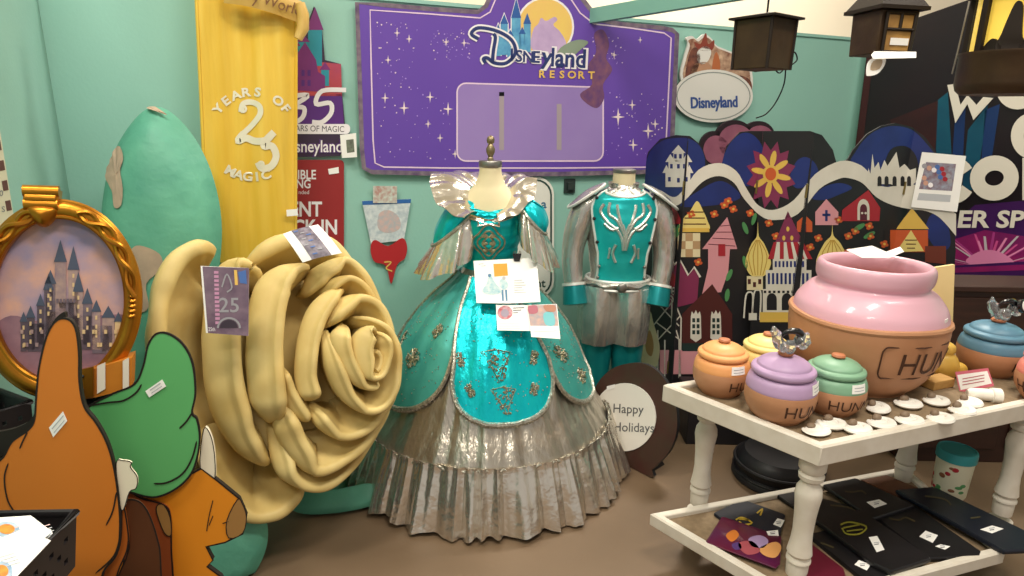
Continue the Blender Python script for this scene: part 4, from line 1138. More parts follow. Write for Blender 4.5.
mb = MB(); mb.lathe([(.061, 1.30), (.058, 1.34), (.056, 1.385)], (KX, KY, 0), LINEN, 32, caps=False); nk = mb.build('form_neck', root)
mb = MB(); mb.lathe([(0, 1.384), (.059, 1.384), (.061, 1.39), (.060, 1.40), (.052, 1.404), (0, 1.405)], (KX, KY, 0), CAPM, 32); mb.build('form_cap', nk)
mb = MB(); mb.sheet(lambda u, v: V((KX + (.068 + .012 * v) * math.sin(.5 + u * (2 * PI - 1)), KY - (.066 + .012 * v) * math.cos(.5 + u * (2 * PI - 1)), 1.29 + .045 * v)), 30, 4, SILJ, .004); mb.build('collar', root)
# breastplate: waisted shield following the chest
def plate(u, v, add=.012):
    z = 1.300 - .475 * v
    w = 1.0 - .30 * math.sin(PI * min(1, v * .9)) ** 2 * .9
    w = [1.02, 1.05, .98, .88, .80, .80, .88][min(6, int(v * 6))] * (1 - (v * 6) % 1) + [1.02, 1.05, .98, .88, .80, .80, .88, .88][min(6, int(v * 6)) + 1] * ((v * 6) % 1)
    th = (u - .5) * 2 * w
    if v < .1: z -= .03 * (1 - v / .1) * (1 - (2 * abs(u - .5)) ** 2)
    return kb(th, z, add)
mb = MB(); mb.sheet(plate, 40, 40, TEALP, .006); pl = mb.build('breastplate', root)
mb = MB(); ed = [plate(0, k / 30, .016) for k in range(31)] + [plate(k / 20, 1, .016) for k in range(1, 21)] + [plate(1, 1 - k / 30, .016) for k in range(1, 31)] + [plate(1 - k / 20, 0, .016) for k in range(1, 20)]
mb.tube(ed, .0065, PIPE, 8, True); mb.build('piping', pl)
em = MB()
def scr(pts, r=.008):
    for s in (-1, 1): em.tube([plate(.5 + s * x, y, .018) for x, y in sm(pts, 4, False)], r, mat('silver_cord', '#cfcfc8', .3, .8, bump=.6, bs=120, bdist=.004), 6)
scr([(.02, .62), (.05, .5), (.12, .40), (.24, .33), (.34, .22), (.30, .14)]); scr([(.03, .44), (.12, .30), (.22, .24), (.22, .12)]); scr([(.04, .4), (.09, .27), (.12, .14)])
scr([(.02, .58), (.02, .42), (.05, .34)]); scr([(.10, .38), (.2, .40), (.3, .34)]); scr([(.14, .56), (.2, .66), (.14, .76)]); scr([(.24, .6), (.28, .72)], .006)
em.build('cord_embroidery', pl)
mb = MB()
for s in (0.04, .96):
    for v in (.08, .3, .55, .82, .95):
        mb.blob(plate(s, v, .02), (.009, .009, .009), BLACKP if v < .6 else CAPM, 8, 6); mb.build('button', pl); mb = MB()
mb = MB(); mb.tube([kb(2 * PI * k / 60, .81 + .006 * math.sin(k), .012) for k in range(60)], .018, SILJ, 8, True, 1.)
mb.tube([kb(2 * PI * k / 60, .83, .016) for k in range(60)], .008, PIPE, 6, True); mb.tube([kb(2 * PI * k / 60, .785, .014) for k in range(60)], .008, PIPE, 6, True)
mb.blob(kb(0, .808, .034), (.028, .012, .026), CAPM, 12, 8); mb.build('belt', root)
# arms, cuffs, epaulettes
for s in (-1, 1):
    sh = V((KX + s * .185, KY, 1.215)); hd = V((KX - .012 + s * .225, KY - .05, .775))
    path = []
    for k in range(11):
        t = k / 10; path.append(sh + (hd - sh) * t + V((s * .035 * math.sin(PI * t), .02 * math.sin(PI * t), 0)))
    mb = MB(); mb.tube([sh + V((-s * .05, 0, .025))] + path, [.055, .066, .07, .07, .068, .064, .06, .058, .056, .053, .05, .048], SILJ, 18); mb.build('sleeve', root)
    mb = MB(); d_ = (path[-1] - path[-3]).normalized()
    mb.tube([hd - d_ * .03, hd, hd + d_ * .08, hd + d_ * .085], [.056, .062, .068, .05], TEALD, 20); cu = mb.build('cuff', root)
    mb = MB(); mb.tube([hd - d_ * .032, hd - d_ * .018], [.062, .064], PIPE, 20); mb.build('cuff_piping', cu)
    mb = MB()
    def epa(u, v, s=s):
        a = u * 2 * PI; r = v
        x = .085 * math.cos(a) * r * (1.15 if math.cos(a) > 0 else 1.); y = .062 * math.sin(a) * r
        return sh + V((s * (.0 + x), -.02 + y, .058 - .62 * x - .1 * max(0, x) - .2 * max(0, -x) * 0 + .018 * (1 - v * v)))
    mb.sheet(epa, 30, 6, SILJ, .012, cu=True)
    mb.tube([epa(k / 40, 1) for k in range(40)], .008, PIPE, 7, True); mb.build('epaulette', root)
# puffed breeches and boots
for s in (-1, 1):
    c = V((KX - .012 + s * .085, KY, 0))
    mb = MB(); mb.grid(lambda u, v, s=s, c=c: V((c.x + (.098 + .012 * math.sin(PI * v)) * math.sin(u * 2 * PI) + (.004 + .004 * v) * math.sin(u * 50), c.y - (.118 + .02 * math.sin(PI * v)) * math.cos(u * 2 * PI), .80 - .325 * v)), 60, 16, SILJ, cu=True)
    mb.build('breeches', root)
    mb = MB(); mb.lathe([(.06, .02), (.075, .02), (.078, .10), (.072, .25), (.085, .38), (.092, .49), (.08, .50)], c, TEALD, 28)
    mb.blob(c + V((0, -.03, .045)), (.055, .09, .05), TEALD, 16, 8, fn=lambda p: V((p.x, p.y, max(p.z, -.04))))
    mb.build('boot', root)
# ================================================================ round festive board on the floor
HN = V((-.74, -.66, .12)).normalized()
hc = at_z(646, 476, .0)
H = Board(hc + V((0, 0, 0)), HN)
MARO = mat('board_maroon', '#4a2220', .5, var='#3f3a2a', vs=6, vfac=.5)
root = thing('greeting_board', (hc.x, hc.y, 0), 'dark maroon round board with a white oval reading Happy Holidays, standing on the floor', 'board')
o1 = sm([(632, 363), (650, 366), (665, 380), (675, 402), (677, 428), (670, 450), (656, 466), (652, 470), (653, 477), (636, 474), (622, 475), (612, 468), (598, 448), (590, 420), (594, 390), (610, 370)], 4)
H.poly(o1, MARO, -.02, .02, BLACKP)
H.build('backing', root)
H2 = Board(H.o, H.n)
H2.poly(ell(625, 417, 31.5, 34, 40), WHITEG, .001, .006)
H2.text('Happy', 644.5, 413.5, 9.5, mat('greeting_type', '#55565a', .5), .0085, align='r', sx=.92, rot=.04)
H2.text('Holidays', 655, 432, 9.5, mat('greeting_type', '#55565a', .5), .0085, align='r', sx=.92, rot=.03)
H2.build('oval_plaque', root)
H3 = Board(H.o, H.n); H3.poly([(608, 386), (616, 384), (616, 388), (608, 390)], STICK, .009, .001); H3.build('price_sticker', root)
mb = MB(); b0 = H.P(636, 474, -.03)
mb.add([H.P(628, 474, -.022), H.P(646, 474, -.022), H.P(640, 430, -.022), H.P(632, 430, -.022), H.P(628, 474, -.022) - HN * .14, H.P(646, 474, -.022) - HN * .14], [[0, 1, 2, 3], [0, 4, 5, 1], [4, 3, 2, 5], [0, 3, 4], [1, 5, 2]], BLACKP, False)
mb.build('strut', root)

# ================================================================ painted folding screen
CI = lambda n, c, v=None: mat('screen_' + n, c, .55, var=v, vs=7, vfac=.5)
SBK, SNV, SWH = CI('black', '#17161a', '#1f1d21'), CI('navy', '#1d2f74', '#1a2963'), CI('white', '#dcd8cc', '#cfcabc')
SPK, SMR, SRD, SBR, SGD, SOR, SGR, SPU, SCR, SYL, SDG = CI('pink', '#d2929a'), CI('maroon', '#571b2e'), CI('red', '#a32330'), CI('brown', '#4b1f1d'), CI('gold', '#d9b352'), CI('orange', '#c4572b'), CI('leaf', '#4d8a54'), CI('plum', '#7d2c50'), CI('cream', '#dfd2aa'), CI('straw', '#e3ce7a'), CI('pine', '#1f3330')
def ib(x, y0, y1):
    return x
hx = [(640, 3.74), (678, 3.25), (749, 3.38), (798, 3.22), (893, 3.46), (956, 3.32)]
# hinge columns: the pixel column fixes a plan point at the eye-level row, depth chosen to zig-zag
hp = []
for x, Y in hx:
    q = at_y(x, 250, Y); hp.append(V((q.x, q.y, 0)))
silh = [(640, 900), (640, 180), (648, 152), (660, 139), (676, 135), (690, 136), (702, 146), (707, 162), (714, 173), (722, 165), (727, 146), (740, 132), (749, 131), (797, 131), (810, 131), (822, 135), (833, 150), (837, 165), (848, 159), (853, 150), (867, 134), (881, 126), (895, 123), (912, 127), (926, 138), (940, 158), (950, 190), (955, 235), (956, 260), (956, 900)]
ART = []
def A(pts, mt, lvl=1): ART.append((pts, mt, lvl))
def S(pts, w, mt, lvl=2, closed=False):
    """a painted line as an outline of its own"""
    L = len(pts); a = []; b = []
    for i, (x, y) in enumerate(pts):
        p, q = pts[max(i - 1, 0)], pts[min(i + 1, L - 1)]; dx, dy = q[0] - p[0], q[1] - p[1]; l = math.hypot(dx, dy) or 1
        a.append((x - dy / l * w / 2, y + dx / l * w / 2)); b.append((x + dy / l * w / 2, y - dx / l * w / 2))
    ART.append((a + b[::-1], mt, lvl))
def T3(apex, l, r, mt, lvl=1): A([l, apex, r], mt, lvl)
# sky shapes
A(sm([(641, 200), (644, 172), (650, 152), (662, 141), (676, 138), (690, 139), (701, 148), (705, 163), (700, 180), (680, 196), (664, 205)], 4), SNV)
A(sm([(722, 168), (727, 148), (740, 134), (753, 135), (764, 150), (765, 170), (757, 180), (745, 186), (734, 168)], 4), SNV)
A(sm([(790, 178), (796, 162), (806, 157), (816, 165), (818, 178), (806, 186), (796, 188)], 4), SNV)
A(sm([(680, 206), (700, 190), (719, 181), (733, 187), (740, 198), (716, 205)], 4), SNV)
A(sm([(812, 198), (824, 187), (840, 183), (852, 188), (838, 195), (824, 200)], 4), SNV)
A(sm([(852, 168), (856, 151), (868, 136), (882, 128), (896, 126), (912, 130), (925, 142), (938, 160), (946, 188), (930, 200), (890, 196)], 4), SNV)
A(sm([(884, 170), (890, 150), (905, 146), (916, 156), (918, 176), (905, 190), (890, 186)], 4), SBK, 2)
A(sm([(926, 232), (930, 216), (940, 214), (948, 226), (950, 246), (938, 250)], 4), SNV)
# winding white band
up = [(650, 190), (660, 190), (673, 197), (682, 192), (698, 170), (719, 163), (736, 171), (746, 188), (757, 204), (773, 210), (794, 200), (815, 174), (840, 161), (858, 164), (868, 172), (876, 183), (888, 187), (910, 183), (940, 200), (956, 214)]
lo = [(956, 236), (940, 218), (926, 211), (910, 209), (892, 205), (876, 197), (862, 183), (848, 178), (838, 179), (819, 189), (798, 214), (776, 220), (761, 216), (744, 199), (734, 183), (719, 176), (702, 182), (684, 201), (672, 206), (650, 200)]
A(sm(up, 4, False) + sm(lo, 4, False), SWH, 3)
# white turreted house
for x0, y0, x1, y1 in ((666, 172, 690, 187), (669, 160, 688, 172), (674, 152, 684, 162)): A(rect(x0, y0, x1, y1), SWH, 4)
for ap, w, y in ((679, 7, 153), (671, 5, 162), (687, 5, 162), (667, 4, 173), (689, 4, 173)): T3((ap, y - 8), (ap - w, y), (ap + w, y), SWH, 5)
for x, y in ((676, 156), (681, 156), (672, 166), (679, 166), (685, 166), (670, 179), (679, 180), (686, 179)): A(rect(x - 1.3, y - 2, x + 1.3, y + 2.5), SNV, 5)
# sun
pts = []
for k in range(24):
    a = 2 * PI * k / 24; r = 31 if k % 2 else 22; pts.append((771 + r * .82 * math.sin(a), 175 - r * 1.12 * math.cos(a)))
A(pts, SPU, 2)
for k in range(8):
    a = 2 * PI * k / 8 + .2; c = (771 + 14 * math.sin(a) * .85, 174 - 14 * math.cos(a) * 1.1)
    A(ell(c[0], c[1], 3., 8.5, 12, rot=a), SGD, 4)
A(ell(771, 174, 8, 9, 20), SGD, 5); A(ell(771, 174, 5.5, 6.5, 20), SOR, 6)
# yellow ribbed dome over cream checks
A(sm([(680, 230), (683, 219), (690, 211), (697, 201), (703, 211), (707, 220), (708, 230)], 4), SYL, 2)
for y in (212, 218, 224): S([(682 + (230 - y) * .2, y), (707 - (230 - y) * .2, y)], 1.1, SBR, 3)
A(rect(679, 228, 709, 232), SGD, 4)
A(rect(678, 233, 700, 257), SCR, 2)
for i in range(3):
    for j in range(3):
        if (i + j) % 2: A(rect(678 + i * 7.3, 233 + j * 8, 685.3 + i * 7.3, 241 + j * 8), CI('tan', '#b3926a'), 3)
T3((672, 200), (664, 224), (683, 224), SRD, 1)
# pink tower
A([(708, 247), (730, 247), (728, 272), (721, 292), (702, 294), (708, 268)], SPK, 2); T3((727, 217), (702, 249), (737, 249), SPK, 3)
for k in range(4): S([(708 + k * 4, 244 - k * 6), (735 - k * 1.5, 246 - k * 7)], .7, SMR, 4)
A(rect(718, 244, 725, 256), SRD, 4)
# plum house with zig-zag eave
A([(666, 270), (680, 259), (688, 275), (694, 268), (699, 276), (697, 302), (666, 310)], SPU, 1)
S([(665, 273), (680, 260), (688, 275), (694, 267), (700, 277)], 2.2, SWH, 3)
A(ell(671, 280, 5, 8, 16), SRD, 2)
# dark brown gabled house with white shuttered windows
A([(682, 345), (682, 314), (712, 284), (732, 314), (732, 345)], SBR, 3)
for x in (695.5, 715.5):
    A([(x - 5, 316), (x - 4, 311), (x - 2, 314), (x, 310), (x + 2, 314), (x + 4, 311), (x + 5, 316), (x + 5.5, 338), (x, 342), (x - 5.5, 338)], SWH, 5)
    for i in (-1, 1):
        for j in range(3): A(rect(x + i * 2.2 - 1.4, 318 + j * 6, x + i * 2.2 + 1.4, 322 + j * 6), SDG, 6)
A([(660, 350), (736, 350), (736, 374), (660, 374)], SPK, 2)
A([(682, 343), (742, 343), (742, 351), (682, 351)], SDG, 3)
# lattice tower and pale gourd shape on the first leaf
S([(672, 378), (672, 300), (665, 296)], 1.2, SWH); S([(679, 378), (679, 340), (676, 330)], 1.2, SWH); S([(658, 378), (658, 330)], 1.2, SWH); S([(665, 378), (665, 340)], 1.2, SWH)
S([(646, 296), (672, 296), (681, 318), (680, 378)], 1.4, SWH); S([(650, 330), (674, 300)], 1.1, SWH); S([(655, 300), (679, 326)], 1.1, SWH); S([(658, 340), (680, 316)], 1.1, SWH); S([(656, 322), (680, 340)], 1.1, SWH)
A(sm([(648, 318), (651, 312), (653, 320), (657, 334), (660, 348), (657, 366), (648, 372), (642, 362), (642, 344), (646, 332)], 4), SCR, 3)
A(sm([(650, 330), (654, 344), (652, 356), (647, 352), (646, 342)], 4), CI('ochre', '#b48a55'), 4)
A(ell(674, 291, 3, 4, 12), SWH, 2); A(ell(674, 289.5, 1.2, 1.2, 8), SBK, 3); A(ell(674, 293, 1.4, 1.4, 8), SBK, 3)
# onion dome with arched tower
def onion(cx, yt, yb, w):
    return sm([(cx, yt), (cx + 1, yt + 14), (cx + w * .5, yt + 22), (cx + w * .98, yt + 38), (cx + w * .9, yb - 8), (cx + w * .45, yb), (cx - w * .45, yb), (cx - w * .9, yb - 8), (cx - w * .98, yt + 38), (cx - w * .5, yt + 22), (cx - 1, yt + 14)], 4)
A(onion(758, 222, 276, 13), SYL, 3)
for k in (-2, -1, 0, 1, 2): S(sm([(758 + k * .8, 240), (758 + k * 4.6, 256), (758 + k * 2.5, 275)], 4, False), .8, CI('ochre2', '#b98f35'), 4)
A(rect(747, 276, 763, 290), SCR, 3)
for i in range(3): A(rect(748 + i * 5.2, 279 + (i % 2) * 3, 751 + i * 5.2, 284 + (i % 2) * 3), SBR, 4)
for pp in ((744, 318, 746, 296), (752, 320, 754, 294)):
    S(sm([(pp[0], pp[1]), (pp[2], pp[3]), (pp[2] + 4, pp[3] - 4), (pp[2] + 7, pp[3]), (pp[2] + 6, pp[1])], 4, False), 1.6, SWH, 3)
A(rect(749, 313, 757, 320), SWH, 4)
# palace
T3((788, 211), (773, 248), (806, 248), SPU, 3)
for k in range(3): A(ell(788 + (k - 1) * 4, 238 - (k % 2) * 9, 1.6, 2.6, 8), SGD, 4)
A([(774, 242), (803, 242), (812, 259), (768, 259)], SRD, 4)
for k in range(4): A([(777 + k * 7, 242), (780 + k * 6.6, 242), (780 + k * 9, 259), (774 + k * 10, 259)], SWH, 5)
A(rect(773, 259, 806, 270), SWH, 4); A(rect(766, 270, 811, 289), SWH, 4); A(rect(763, 289, 800, 312), SWH, 4)
for k in range(8): A(rect(775 + k * 3.8, 261, 777 + k * 3.8, 267), SNV, 5)
for k in range(10): A(rect(768 + k * 4.2, 273, 770.2 + k * 4.2, 284), SNV, 5)
for x in (772, 787): A([(x - 5, 310), (x - 5, 299)] + ell(x, 299, 5, 6, 8, PI, 2 * PI) + [(x + 5, 310)], SBK, 5)
for k in range(8): A(rect(764 + k * 4.6, 290.5, 766.5 + k * 4.6, 293), SBK, 5)
A(rect(760, 312, 792, 322), SGD, 4)
# right-hand dome, cottages
A(onion(832, 221, 276, 16), SYL, 3)
for k in (-2, -1, 0, 1, 2): S(sm([(832 + k * .8, 240), (832 + k * 5.4, 256), (832 + k * 3, 275)], 4, False), .8, CI('ochre2', '#b98f35'), 4)
A([(797, 232), (797, 222), (805, 215), (812, 222), (812, 232)], SOR, 2); A(rect(802, 224, 806, 232), SMR, 3)
A([(815, 225), (815, 212), (826, 199), (838, 212), (838, 225)], SPK, 3); A(rect(822, 213.6, 830, 216), SNV, 4); A(rect(824.8, 210, 827.2, 221), SNV, 4)
A([(841, 221), (842, 210), (868, 190), (880, 208), (879, 221)], SRD, 3)
A([(857, 220), (857, 208)] + ell(863, 208, 6, 9, 8, PI, 2 * PI) + [(869, 208), (869, 220)], SWH, 4); A([(859.5, 220), (859.5, 209)] + ell(863, 209, 3.5, 5, 8, PI, 2 * PI) + [(866.5, 220)], SMR, 5)
for x in (861.5, 865): A(ell(x, 213, 1.2, 1.2, 8), SWH, 6)
# pagoda cottage on the last leaf
A([(888, 252), (890, 230), (928, 230), (928, 252)], SOR, 2); A([(896, 229), (904, 218), (912, 208), (920, 218), (929, 229)], SGD, 3); A([(896, 252), (911, 230), (924, 251)], SYL, 4)
for k in range(3): S([(905 + k, 240 + k * 4), (917 - k, 240 + k * 4)], 1., SBR, 5)
A([(925, 246), (946, 246), (946, 264), (925, 262)], CI('rustbrown', '#6e3122'), 3)
A([(884, 230), (890, 230), (890, 300), (884, 300)], SBK, 2)
# white skyline on the blue arch
A([(866, 184), (868, 168), (870, 174), (872, 154), (874, 168), (878, 162), (880, 170), (884, 160), (887, 166), (896, 152), (899, 168), (904, 164), (910, 170), (916, 168), (916, 182), (906, 190), (890, 184)], SWH, 4)
for x in (879, 886, 894, 902, 909): A([(x - 2, 186), (x - 2, 179)] + ell(x, 179, 2, 3, 6, PI, 2 * PI) + [(x + 2, 186)], SBK, 5)
# blossoms and leaves
for x, y in ((728, 201), (714, 214), (733, 209), (750, 213), (769, 223), (818, 238), (838, 220), (869, 226), (698, 262), (691, 214), (848, 236), (855, 231), (870, 236), (884, 244), (776, 236), (724, 205), (848, 252), (810, 247)):
    for k in range(4):
        a = PI / 2 * k + .4; A(ell(x + 2.3 * math.cos(a), y + 2.3 * math.sin(a), 2.2, 1.7, 8), SOR, 3)
    A(ell(x, y, 1.3, 1.3, 8), SGD, 4)
for x, y, r in ((745, 228, 1.2), (754, 219, 1.9), (678, 231, 1.8), (729, 275, 2.), (727, 295, 1.7), (859, 227, -.5), (869, 235, -.5), (745, 262, 1.3)):
    A(ell(x, y, 6.5, 2.4, 12, rot=r), SGR, 3)
sroot = thing('folding_screen', ((hp[1].x + hp[4].x) / 2, 3.25, 0), 'black folding screen painted with pastel houses, domes, a sun and a white winding band', 'screen')
for i in range(5):
    xa, xb = hx[i][0], hx[i + 1][0]
    dv = (hp[i + 1] - hp[i]).normalized(); n = V((dv.y, -dv.x, 0))
    Bd = Board(hp[i], n)
    # hinge lines in the picture follow the vertical through the plan point
    def edge(h, py):
        # pixel column of the vertical line above plan point h at row py (found by iteration)
        lo_, hi_ = -3., 4.
        for _ in range(40):
            mz = (lo_ + hi_) / 2; w = V((h.x, h.y, mz)) - EYE; zc = w.dot(FW); yy = 288 - FPX * w.dot(UP) / zc
            if yy > py: lo_ = mz
            else: hi_ = mz
        w = V((h.x, h.y, (lo_ + hi_) / 2)) - EYE; return 512 + FPX * w.dot(RT) / w.dot(FW)
    def cl(pts):
        def side(p, k): return (p[0] - edge(hp[i], p[1]) - .05) if k == 0 else (edge(hp[i + 1], p[1]) - .05 - p[0])
        for k in (0, 1):
            out = []; L = len(pts); sd = [side(p, k) for p in pts]
            for j in range(L):
                a, b, sa, sb = pts[j], pts[(j + 1) % L], sd[j], sd[(j + 1) % L]
                if sa >= 0: out.append(a)
                if sa * sb < 0:
                    t = sa / (sa - sb); out.append((a[0] + (b[0] - a[0]) * t, a[1] + (b[1] - a[1]) * t))
            pts = out
            if len(pts) < 3: return []
        return pts
    s_ = cl(silh)
    Bd.poly(s_, SBK, -.005, .005)
    for pts, mt, lvl in ART:
        q = cl(pts)
        if len(q) >= 3: Bd.poly(q, mt, .0003 + .0007 * (lvl - 1), .0006)
    Bd.build('leaf_panel', sroot)
mb = MB()
for i in range(1, 5):
    for z in (.3, 1.28):
        mb.tube([(hp[i].x, hp[i].y - .004, z), (hp[i].x, hp[i].y - .004, z + .07)], .006, mat('hinge_brass', '#8a7a4a', .4, .8), 8)
    mb.build('hinge', sroot); mb = MB()
# sheet taped on the last leaf
dv = (hp[5] - hp[4]).normalized(); B = Board(hp[4] + V((dv.y, -dv.x, 0)) * .012, V((dv.y, -dv.x, 0)))
B.poly([(922, 152), (966, 156), (957, 212), (911, 207)], WHITEP, 0, .0015)
B.poly([(926, 162), (956, 164), (952, 191), (919, 189)], mat('group_photo', '#7b5560', .4, var='#9aa4b4', vs=45, vfac=.6), .0017, .0005)
for k in range(14):
    x, y = 922 + (k * 17 % 29), 166 + (k * 11 % 20); B.poly(ell(x + (190 - y) * .1, y, 2.6, 2.6, 8), (PH4, PH3, mat('photo_flesh', '#c99a86', .5), SRD, WHT)[k % 5], .0024, .0004)
B.poly([(919, 193), (951, 195), (950, 202), (917, 200)], GREYP, .0017, .0003)
tag(B.build('photo_sheet'), 'white sheet with a group photo taped on the last leaf of the folding screen', 'paper')

# ================================================================ dark show banner on the right
BO_ = V((2.60, 4.22, 0)); BNN = V((-.83, -.55, 0))
B = Board(BO_, BNN)
NGT = mat('banner_night', '#141016', .35, var='#1d1217', vs=2.5)
MRN = mat('banner_maroon', '#3a1216', .4); TEB = mat('banner_teal', '#0f5568', .35, var='#0d3a55', vs=3); BLB = mat('banner_blue', '#15305f', .35)
MGT = mat('banner_magenta', '#a01c62', .35, var='#6a1c58', vs=4); PNK = mat('banner_pink', '#d982ad', .35); MNT = mat('banner_mint', '#9fc3b0', .35); VLT = mat('banner_violet', '#3b1550', .35); LET = mat('banner_letters', '#d8d2c4', .45)
B.poly([(868, 44), (905, 22), (985, -6), (1060, -40), (1090, 330), (848, 330), (851, 180)], NGT, -.01, .01)
B.poly([(868, 48), (875, 44), (856, 200), (846, 320), (840, 320), (851, 180)], MRN, .0006, .0005)
B.poly([(890, 120), (940, 100), (935, 150), (900, 150)], mat('banner_deep_red', '#2a1214', .4, var='#3a1616', vs=5), .0004, .0004)
for pts, mt in (([(938, 100), (948, 92), (952, 160), (944, 200), (936, 150)], TEB), ([(955, 120), (966, 100), (962, 180), (950, 190)], BLB), ([(968, 130), (988, 104), (976, 190), (962, 190)], TEB), ([(985, 110), (1000, 104), (990, 170), (980, 180)], BLB)):
    B.poly(pts, mt, .0006, .0005)
B.poly([(945, 300), (950, 226), (975, 205), (1030, 200), (1080, 230), (1080, 300)], VLT, .0006, .0005)
B.poly([(946, 300), (952, 240), (985, 230), (1080, 245), (1080, 300)], MGT, .0012, .0005)
RAYS = [mat('banner_ray_' + n_, c_, .35) for n_, c_ in (('rose', '#c94f8c'), ('pink', '#dd85b0'), ('mint', '#bdb5ba'), ('mauve', '#a53a80'))]
for k in range(22):
    a_ = PI + .12 + (PI - .24) * k / 21; rx_ = 34 + 9 * ((k * 5) % 4); ry_ = 26 + 4 * ((k * 7) % 3)
    x, y = 988 + rx_ * math.cos(a_) * 1.2, 266 + ry_ * math.sin(a_)
    B.poly([(986, 268), (x, y), (x + 2.2, y + .4), (990, 268)], RAYS[k % 4], .0018 + k * .00005, .0003)
B.poly(sm([(966, 262), (978, 252), (992, 250), (1006, 255), (1014, 264), (990, 268)], 4), PNK, .003, .0004)
B.poly([(944, 300), (946, 266), (1080, 258), (1080, 300)], VLT, .0036, .0004)
B.poly([(946, 268), (1080, 262), (1080, 268), (946, 273)], MGT, .0042, .0004)
B.poly([(946, 279), (1080, 272), (1080, 300), (945, 300)], mat('banner_indigo', '#21123f', .4), .0042, .0004)
B.poly([(948, 85), (956, 84), (961, 105), (968, 95), (977, 105), (984, 97), (994, 98), (974, 120), (968, 104), (956, 123)], LET, .006, .003)
B.stroke(ell(995, 178, 17, 15, 32, rot=-.2), 15, LET, .006, .003, True)
B.stroke(ell(1018, 88, 15, 15, 32), 13, LET, .006, .003, True)
B.stroke(ell(1034, 136, 16, 17, 32), 13, LET, .006, .003, True)
B.stroke(ell(952, 180, 18, 18, 24, .5, 2 * PI - .5), 12, LET, .006, .003)
B.poly([(1023, 158), (1034, 156), (1034, 200), (1023, 200)], LET, .006, .003)
B.text('ER SP', 958, 227, 17, LET, .007, sx=1.22, bold=.03, shear=.12)
tag(B.build('show_banner'), 'dark banner with big cream letters and a magenta light burst hanging at far right', 'banner')

# ================================================================ lanterns
LBR = mat('lantern_bronze', '#3b2a1c', .5, .35, var='#4b3823', vs=12, bump=.25, bs=30, bdist=.004)
LDK = mat('lantern_dark', '#241a12', .55, .3)
AMBG = mat('lantern_amber_glass', '#8f6a3a', .35, var='#c99c58', vs=14, bump=.3, bs=40, bdist=.003)
GLOW = mat('lantern_lit_glass', '#e6c659', .4, emit='#e8bf45', es=.55)
def hang(mb, c, z0, z1, r=.003):
    mb.tube([(c.x, c.y, z0), (c.x, c.y, z1)], r, BLACKM, 6)
def rotq(c, hw, hd, a): return [(c.x + x * math.cos(a) - y * math.sin(a), c.y + x * math.sin(a) + y * math.cos(a)) for x, y in ((-hw, -hd), (hw, -hd), (hw, hd), (-hw, hd))]
# lantern one: tapered box
c = at_y(763, 50, 2.05); k = mpp(c); zt = at_y(763, 20, 2.05).z; zb = at_y(763, 70, 2.05).z
root = thing('hanging_lantern', (c.x, c.y, zb), 'plain dark brown tapered box lantern hanging in front of the oval badge sign', 'lantern')
mb = MB(); a = .62
mb.hexa(rotq(c, .060, .060, a), zb, zt, LBR, rotq(c, .062, .062, a)); bd = mb.build('body', root, bevel=.003)
mb = MB()
for s in range(4):
    q = rotq(c, .060, .060, a); q2 = rotq(c, .062, .062, a)
    mb.tube([(q[s][0], q[s][1], zb), (q2[s][0], q2[s][1], zt)], .005, LDK, 6); mb.build('corner_strap', root); mb = MB()
mb = MB(); mb.hexa(rotq(c, .078, .078, a), zt, zt + .006, LDK); mb.hexa(rotq(c, .076, .076, a), zt + .006, zt + .018, LDK, rotq(c, .02, .02, a)); mb.build('roof', root)
mb = MB(); hang(mb, c, zt + .02, 5.2); mb.build('hanger', root)
mb = MB(); q = at_y(786, 62, 2.10)
cp = [at_y(x, y, 2.10) for x, y in sm([(774, 68), (780, 73), (788, 62), (794, 52), (797, 60), (788, 66), (784, 58), (789, 54), (786, 66), (784, 84), (776, 102), (766, 114), (756, 118)], 5, False)]
mb.tube(cp, .0022, BLACKM, 6); mb.build('cord', root)
# lantern two: house-shaped with amber panes
c = at_y(883, 30, 2.0); zt = at_y(883, 13, 2.0).z - .06; zb = at_y(883, 56, 2.0).z
root = thing('hanging_lantern', (c.x, c.y, zb), 'house-shaped brown lantern with amber window panes hanging before the dark banner', 'lantern')
a = .18; hw = .058
mb = MB(); mb.hexa(rotq(c, hw, hw, a), zb, zt + .06, LBR, rotq(c, hw * 1.06, hw * 1.06, a)); mb.build('body', root, bevel=.003)
mb = MB()
q0 = rotq(c, hw * 1.0, hw * 1.0, a); q1 = rotq(c, hw * 1.06, hw * 1.06, a)
p0, p1 = V((*q0[3], zb)), V((*q0[0], zb)); t0, t1 = V((*q1[3], zt + .06)), V((*q1[0], zt + .06))
faces = []
for i in range(4):
    faces.append((V((*q0[i], zb)), V((*q0[(i + 1) % 4], zb)), V((*q1[(i + 1) % 4], zt + .06)), V((*q1[i], zt + .06))))
